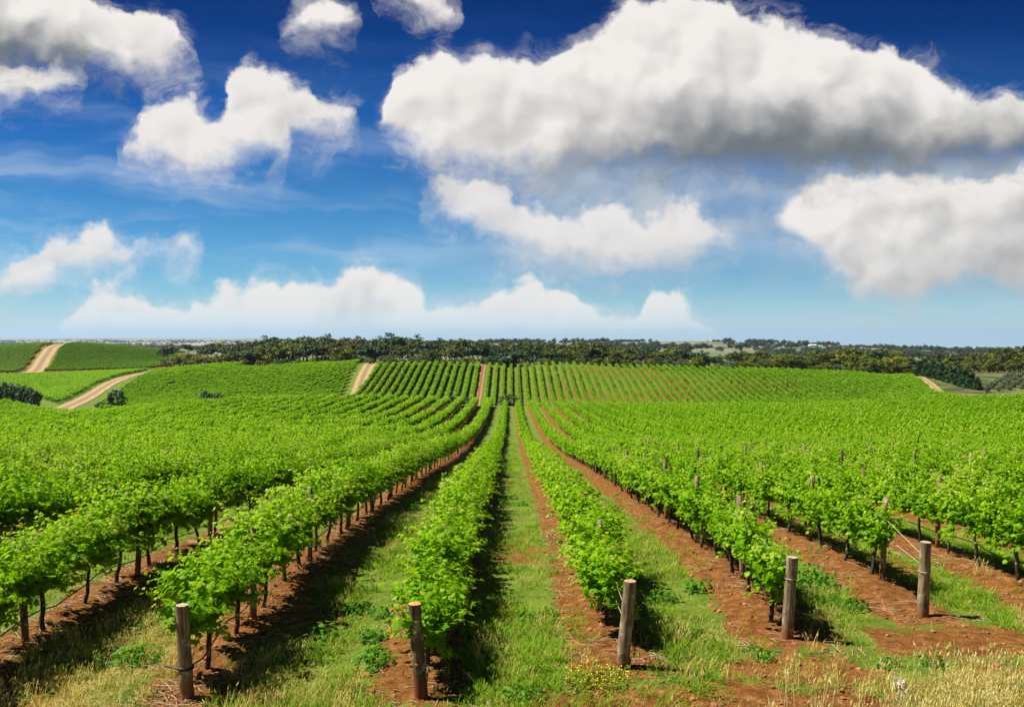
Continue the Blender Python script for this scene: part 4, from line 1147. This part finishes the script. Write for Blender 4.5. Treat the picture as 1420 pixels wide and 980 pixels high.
belt('undergrowth along the slope top', 'shrubs along the slope top', lambda p: 361 + (26 if p < 500 else 0), 338, 1262, 13, ['wattle', 'bush', 'wattle', 'olive'], lambda p, d: RNG.uniform(2.4, 4.2), 1.5)
belt('middle of the tree belt', 'trees in the middle of the belt', lambda p: 412 + (14 if p < 500 else 0), 330, 1270, 16, ['gum', 'wattle', 'darkgum', 'gum', 'darkgum'], h_mid, 1.25)
belt('back of the tree belt', 'trees at the back of the belt', lambda p: 462, 332, 960, 12, ['gum', 'darkgum', 'gum', 'gum', 'skyline'], h_back, 1.15)
tree('gum_tree', 'darkgum', 548, 395, top_to_h(548, 464, 395), 'tallest broad dark gum rising above the belt near the tan track', 'trees at the back of the belt', 1.25)
# the wood beyond the pines, where the ground drops to the olive grove
def wood(where, d, x0, x1, gap, kinds, hf, wide=1.05):
    px = x0; k = 0
    while px < x1:
        k += 1; kind = kinds[RNG.integers(len(kinds))]; dd = d + RNG.normal(0, 4)
        tree('gum_tree' if kind != 'wattle' else 'wattle_tree', kind, px, dd, max(4, top_to_h(px, hf(px), dd)), f'{KLAB[kind]}, {ordinal(k)} from the left, {where}', 'trees of the wood above the olive grove', wide)
        px += gap * RNG.uniform(.8, 1.2)
wood('front of the wood above the olives', 385, 1345, 1440, 14, ['wattle', 'wattle', 'gum'], lambda p: sky_top(p) + RNG.uniform(10, 17))
wood('middle of the wood above the pines', 412, 1275, 1445, 13, ['wattle', 'gum', 'wattle'], lambda p: sky_top(p) + RNG.uniform(2, 9))
wood('skyline of the wood above the pines', 455, 1285, 1450, 15, ['skyline', 'gum', 'skyline'], lambda p: sky_top(p) + RNG.uniform(-5, 1))
# dark pines stepping down beside the right-hand track
PR = [(1276, 352, 500), (1286, 346, 502), (1293, 340, 503), (1301, 336, 504), (1309, 330, 507), (1316, 325, 508), (1324, 320, 510), (1332, 315, 511), (1340, 310, 513), (1348, 306, 516), (1356, 302, 521),
      (1283, 360, 497), (1295, 355, 499), (1306, 350, 501), (1318, 346, 505), (1328, 342, 508), (1339, 337, 511), (1349, 332, 514)]
for k, (px, d, top) in enumerate(PR):
    tree('pine_tree', 'pine', px, d, top_to_h(px, top + RNG.uniform(-1.5, 2), d), f'dense dark pine, {ordinal(k % 11 + 1)} down the slope, {"front" if k < 11 else "rear"} rank beside the orange track', 'pines by the orange track', 1.75)
k = 0
for r in range(7):
    for c in range(6):
        px, d = 1370 + c * 16 + r * 6, 294 + r * 10.5 + c * 1.5
        if px > 1450: continue
        k += 1
        tree('olive_tree', 'olive', px, d, RNG.uniform(2.0, 2.6), f'small grey-green olive tree, {ordinal(c + 1)} from the pines in the {ordinal(r + 1)} row up', 'olive trees in the grove', 1.0, .1)
# left: hedge, lone trees, bushes in the valley
for k, (px, top) in enumerate(((-14, 526), (-4, 528), (6, 527), (15, 529), (24, 531), (33, 533), (42, 535), (50, 539))):
    d = 285 - k * 1.5
    tree('hedge_tree', 'bush', px, d, top_to_h(px, top, d), f'dark dense tree, {ordinal(8 - k)} from the track end of the valley hedge', 'dark hedge trees in the valley', .62)
tree('round_tree', 'bush', 162, 280, top_to_h(162, 538, 280), 'lone dark round tree at the foot of the pink dirt track', 'lone trees in the valley', .95)
tree('bush', 'bush', 285, 268, top_to_h(285, 540, 268), 'small dark bush, the taller of the pair above the vines', None, .95)
tree('bush', 'bush', 303, 268, top_to_h(303, 543.5, 268), 'small dark bush, the lower of the pair above the vines', None, 1.0)
tree('bush', 'bush', 140, 283, top_to_h(140, 556, 283), 'scruffy low bush beside the pink dirt track', None, 1.5)
tree('bush', 'bush', 707, 262, top_to_h(707, 545, 262), 'round dark bush at the end of the central lane', None, 1.5)
tree('bush', 'bush', 637, 264, top_to_h(637, 546, 264), 'flat dark bush at the foot of the facing slope', None, 2.2)
for k, (px, d, top, kd) in enumerate(((232, 455, 494, 'wattle'), (243, 445, 495, 'wattle'), (254, 440, 493, 'gum'), (263, 436, 488, 'wattle'), (271, 430, 492, 'wattle'), (283, 428, 494, 'gum'), (290, 426, 496, 'bush'), (300, 425, 492, 'wattle'), (312, 422, 489, 'gum'), (322, 420, 487, 'wattle'), (331, 418, 485, 'gum'), (234, 560, 478, 'gum'), (262, 640, 476, 'gum'), (290, 560, 475, 'gum'), (303, 550, 473.5, 'gum'), (318, 540, 477, 'wattle'), (326, 520, 475, 'gum'), (345, 470, 473, 'gum'))):
    tree('gum_tree' if kd == 'gum' else 'wattle_tree' if kd == 'wattle' else 'bush', kd, px, d, max(2.5, top_to_h(px, top, d)), f'{KLAB[kd]}, {ordinal(k + 1)} from the striped hill in the scrub beside it', 'scrub trees beside the striped hill', 1.2)

# ================================================================== far hills: woods, houses, shed
X = RNG.uniform(-700, 1500, 9000); Y = RNG.uniform(900, 2900, 9000)
m_ = fbm(X * .006, Y * .004, 91, 4); keep = (m_ > .60) & (X > -.25 * Y)
X, Y = X[keep], Y[keep]; n = len(X)
MAT_FARW = foliage_material('far_wood_leaf', [(0.0, (0.025, 0.045, 0.020)), (0.5, (0.06, 0.085, 0.035)), (1.0, (0.12, 0.13, 0.05))], .15, (.08, .12, .03), .35)
fm = [(lambda c: (c.materials.clear(), c.materials.append(MAT_FARW), c)[2])(TREES[k][i][1].copy()) for k, i in (('gum', 0), ('gum', 1), ('wattle', 0))]
scatter('far_woods', np.stack([X, Y, base_height(X, Y) - .5], -1), np.stack([np.zeros(n), np.zeros(n), RNG.uniform(0, 6.28, n)], -1), np.stack([RNG.uniform(9, 15, n), RNG.uniform(9, 15, n), RNG.uniform(8, 14, n)], -1), RNG.integers(0, 3, n), fm)
X = RNG.uniform(-4200, -300, 5200); Y = RNG.uniform(1500, 7500, 5200); m_ = fbm(X * .004, Y * .0016, 95, 4); keep = m_ > .53
X, Y = X[keep], Y[keep]; n = len(X)
scatter('plain_woods', np.stack([X, Y, base_height(X, Y) - .5], -1), np.stack([np.zeros(n), np.zeros(n), RNG.uniform(0, 6.28, n)], -1), np.stack([RNG.uniform(12, 26, n), RNG.uniform(12, 26, n), RNG.uniform(7, 11, n)], -1), RNG.integers(0, 3, n), fm)
MAT_WALLW = plain('white_wall', (0.72, 0.69, 0.63), .8, .2, .4)
MAT_ROOF = plain('tin_roof', (0.50, 0.50, 0.50), .5, .3, .3)
MAT_ROOFR = plain('tile_roof', (0.35, 0.15, 0.09), .8, .2, .5)
MAT_GLASS = plain('dark_window', (0.03, 0.035, 0.04), .15, .5)
def box(mb, c, s):
    c = np.array(c); s = np.array(s) / 2
    v = [c + s * (a, b_, d) for a in (-1, 1) for b_ in (-1, 1) for d in (-1, 1)]
    mb.add(v, [(0, 1, 3, 2), (4, 6, 7, 5), (0, 4, 5, 1), (2, 3, 7, 6), (0, 2, 6, 4), (1, 5, 7, 3)])
def house(px, py, d, w, dp, h, roof, lab):
    x = (px - HX) * d / FOC; z = EYE - (py - HY) * d / FOC
    t = thing('house', (x, d, z), lab, 'house', 'far farmhouses', RNG.normal(0, .25))
    zb = float(base_height(x, d)[0]) - z - .5
    mb = MB(); box(mb, (0, 0, (h + zb) / 2), (w, dp, h - zb)); part('wall', mb.mesh('wall', MAT_WALLW), t)
    mb = MB(); e = .5; mb.add([(-w / 2 - e, -dp / 2 - e, h), (w / 2 + e, -dp / 2 - e, h), (w / 2 + e, dp / 2 + e, h), (-w / 2 - e, dp / 2 + e, h), (-w / 2 + 1, 0, h + 2.4), (w / 2 - 1, 0, h + 2.4)], [(0, 1, 5, 4), (1, 2, 5), (2, 3, 4, 5), (3, 0, 4), (0, 3, 2, 1)])
    part('roof', mb.mesh('roof', roof), t)
    for k in range(3):
        mb = MB(); box(mb, ((k - 1) * w * .3, -dp / 2 - .02, h * .55), (1.4, .12, 1.3)); part('window', mb.mesh('window', MAT_GLASS), t)
house(1047, 488, 1500, 14, 9, 3.4, MAT_ROOF, 'white farmhouse with grey roof low among the far trees')
house(916, 483, 1850, 20, 10, 4, MAT_ROOFR, 'farmhouse with red-brown roof below the pale hilltop paddock')
house(1127, 481, 1900, 15, 10, 3.6, MAT_ROOF, 'pale house on the rise beside the far dark wood')
house(1152, 483, 1700, 12, 8, 3.4, MAT_ROOFR, 'small cream house tucked between the far gum trees')
# arched shed half hidden behind the facing rows
def arch(px, d, w, h, L, lab):
    x = (px - HX) * d / FOC; z = float(base_height(x, d)[0])
    t = thing('shed', (x, d, z), lab, 'shed')
    mb = MB(); n = 15; a = np.linspace(0, math.pi, n)
    o_ = np.stack([-np.cos(a) * w / 2, np.sin(a) * h * .55 + h * .45], -1); i_ = o_ * (.97, .96)
    v = [(p[0], y, p[1]) for y in (0, L) for p in o_] + [(p[0], y, p[1]) for y in (0, L) for p in i_]
    f = []
    for k in range(n - 1):
        f += [(k, k + 1, n + k + 1, n + k), (2 * n + k, 3 * n + k, 3 * n + k + 1, 2 * n + k + 1), (k, 2 * n + k, 2 * n + k + 1, k + 1), (n + k, n + k + 1, 3 * n + k + 1, 3 * n + k)]
    mb.add(v, f); part('roof', mb.mesh('roof', plain('pale_sheeting', (0.62, 0.56, 0.46), .6, .3)), t)
    mb = MB()
    for sx in (-1, 1): box(mb, (sx * w / 2 * .985, L / 2, h * .22), (.15, L, h * .46))
    part('wall', mb.mesh('wall', MAT_WALLW), t)
arch(705, 362, 7.6, 3.3, 9, 'pale arched shed roof peeping over the facing vine rows')
# open-sided dark shelter at the top of the orange track
x = (1262 - HX) * 372 / FOC; z = float(base_height(x, 372)[0])
t = thing('shelter', (x, 372, z), 'low dark open shelter at the top of the orange track', 'shelter')
mb = MB(); box(mb, (0, 0, 2.35), (6.2, 3.4, .16)); part('roof', mb.mesh('roof', MAT_ROOF), t)
mb = MB(); box(mb, (0, 1.5, 1.1), (5.6, .12, 2.3)); part('back_wall', mb.mesh('back_wall', MAT_POSTD), t)
for sx in (-2.7, 2.7):
    mb = MB(); box(mb, (sx, -1.4, 1.1), (.16, .16, 2.34)); part('post', mb.mesh('post', MAT_POSTD), t)

# ================================================================== air
HAZE = True
if HAZE:
    m, b, out = material('haze_air')
    pv = b.n('ShaderNodeVolumePrincipled'); pv.inputs['Color'].default_value = (.42, .66, 1.0, 1); pv.inputs['Density'].default_value = 3.6e-5; pv.inputs['Anisotropy'].default_value = .2
    b.t.links.new(pv.outputs[0], out.inputs['Volume'])
    mb = MB(); box(mb, (0, 8000, 0), (34000, 16400, 200))
    hz = mb.build('haze', m); hz['kind'] = 'stuff'
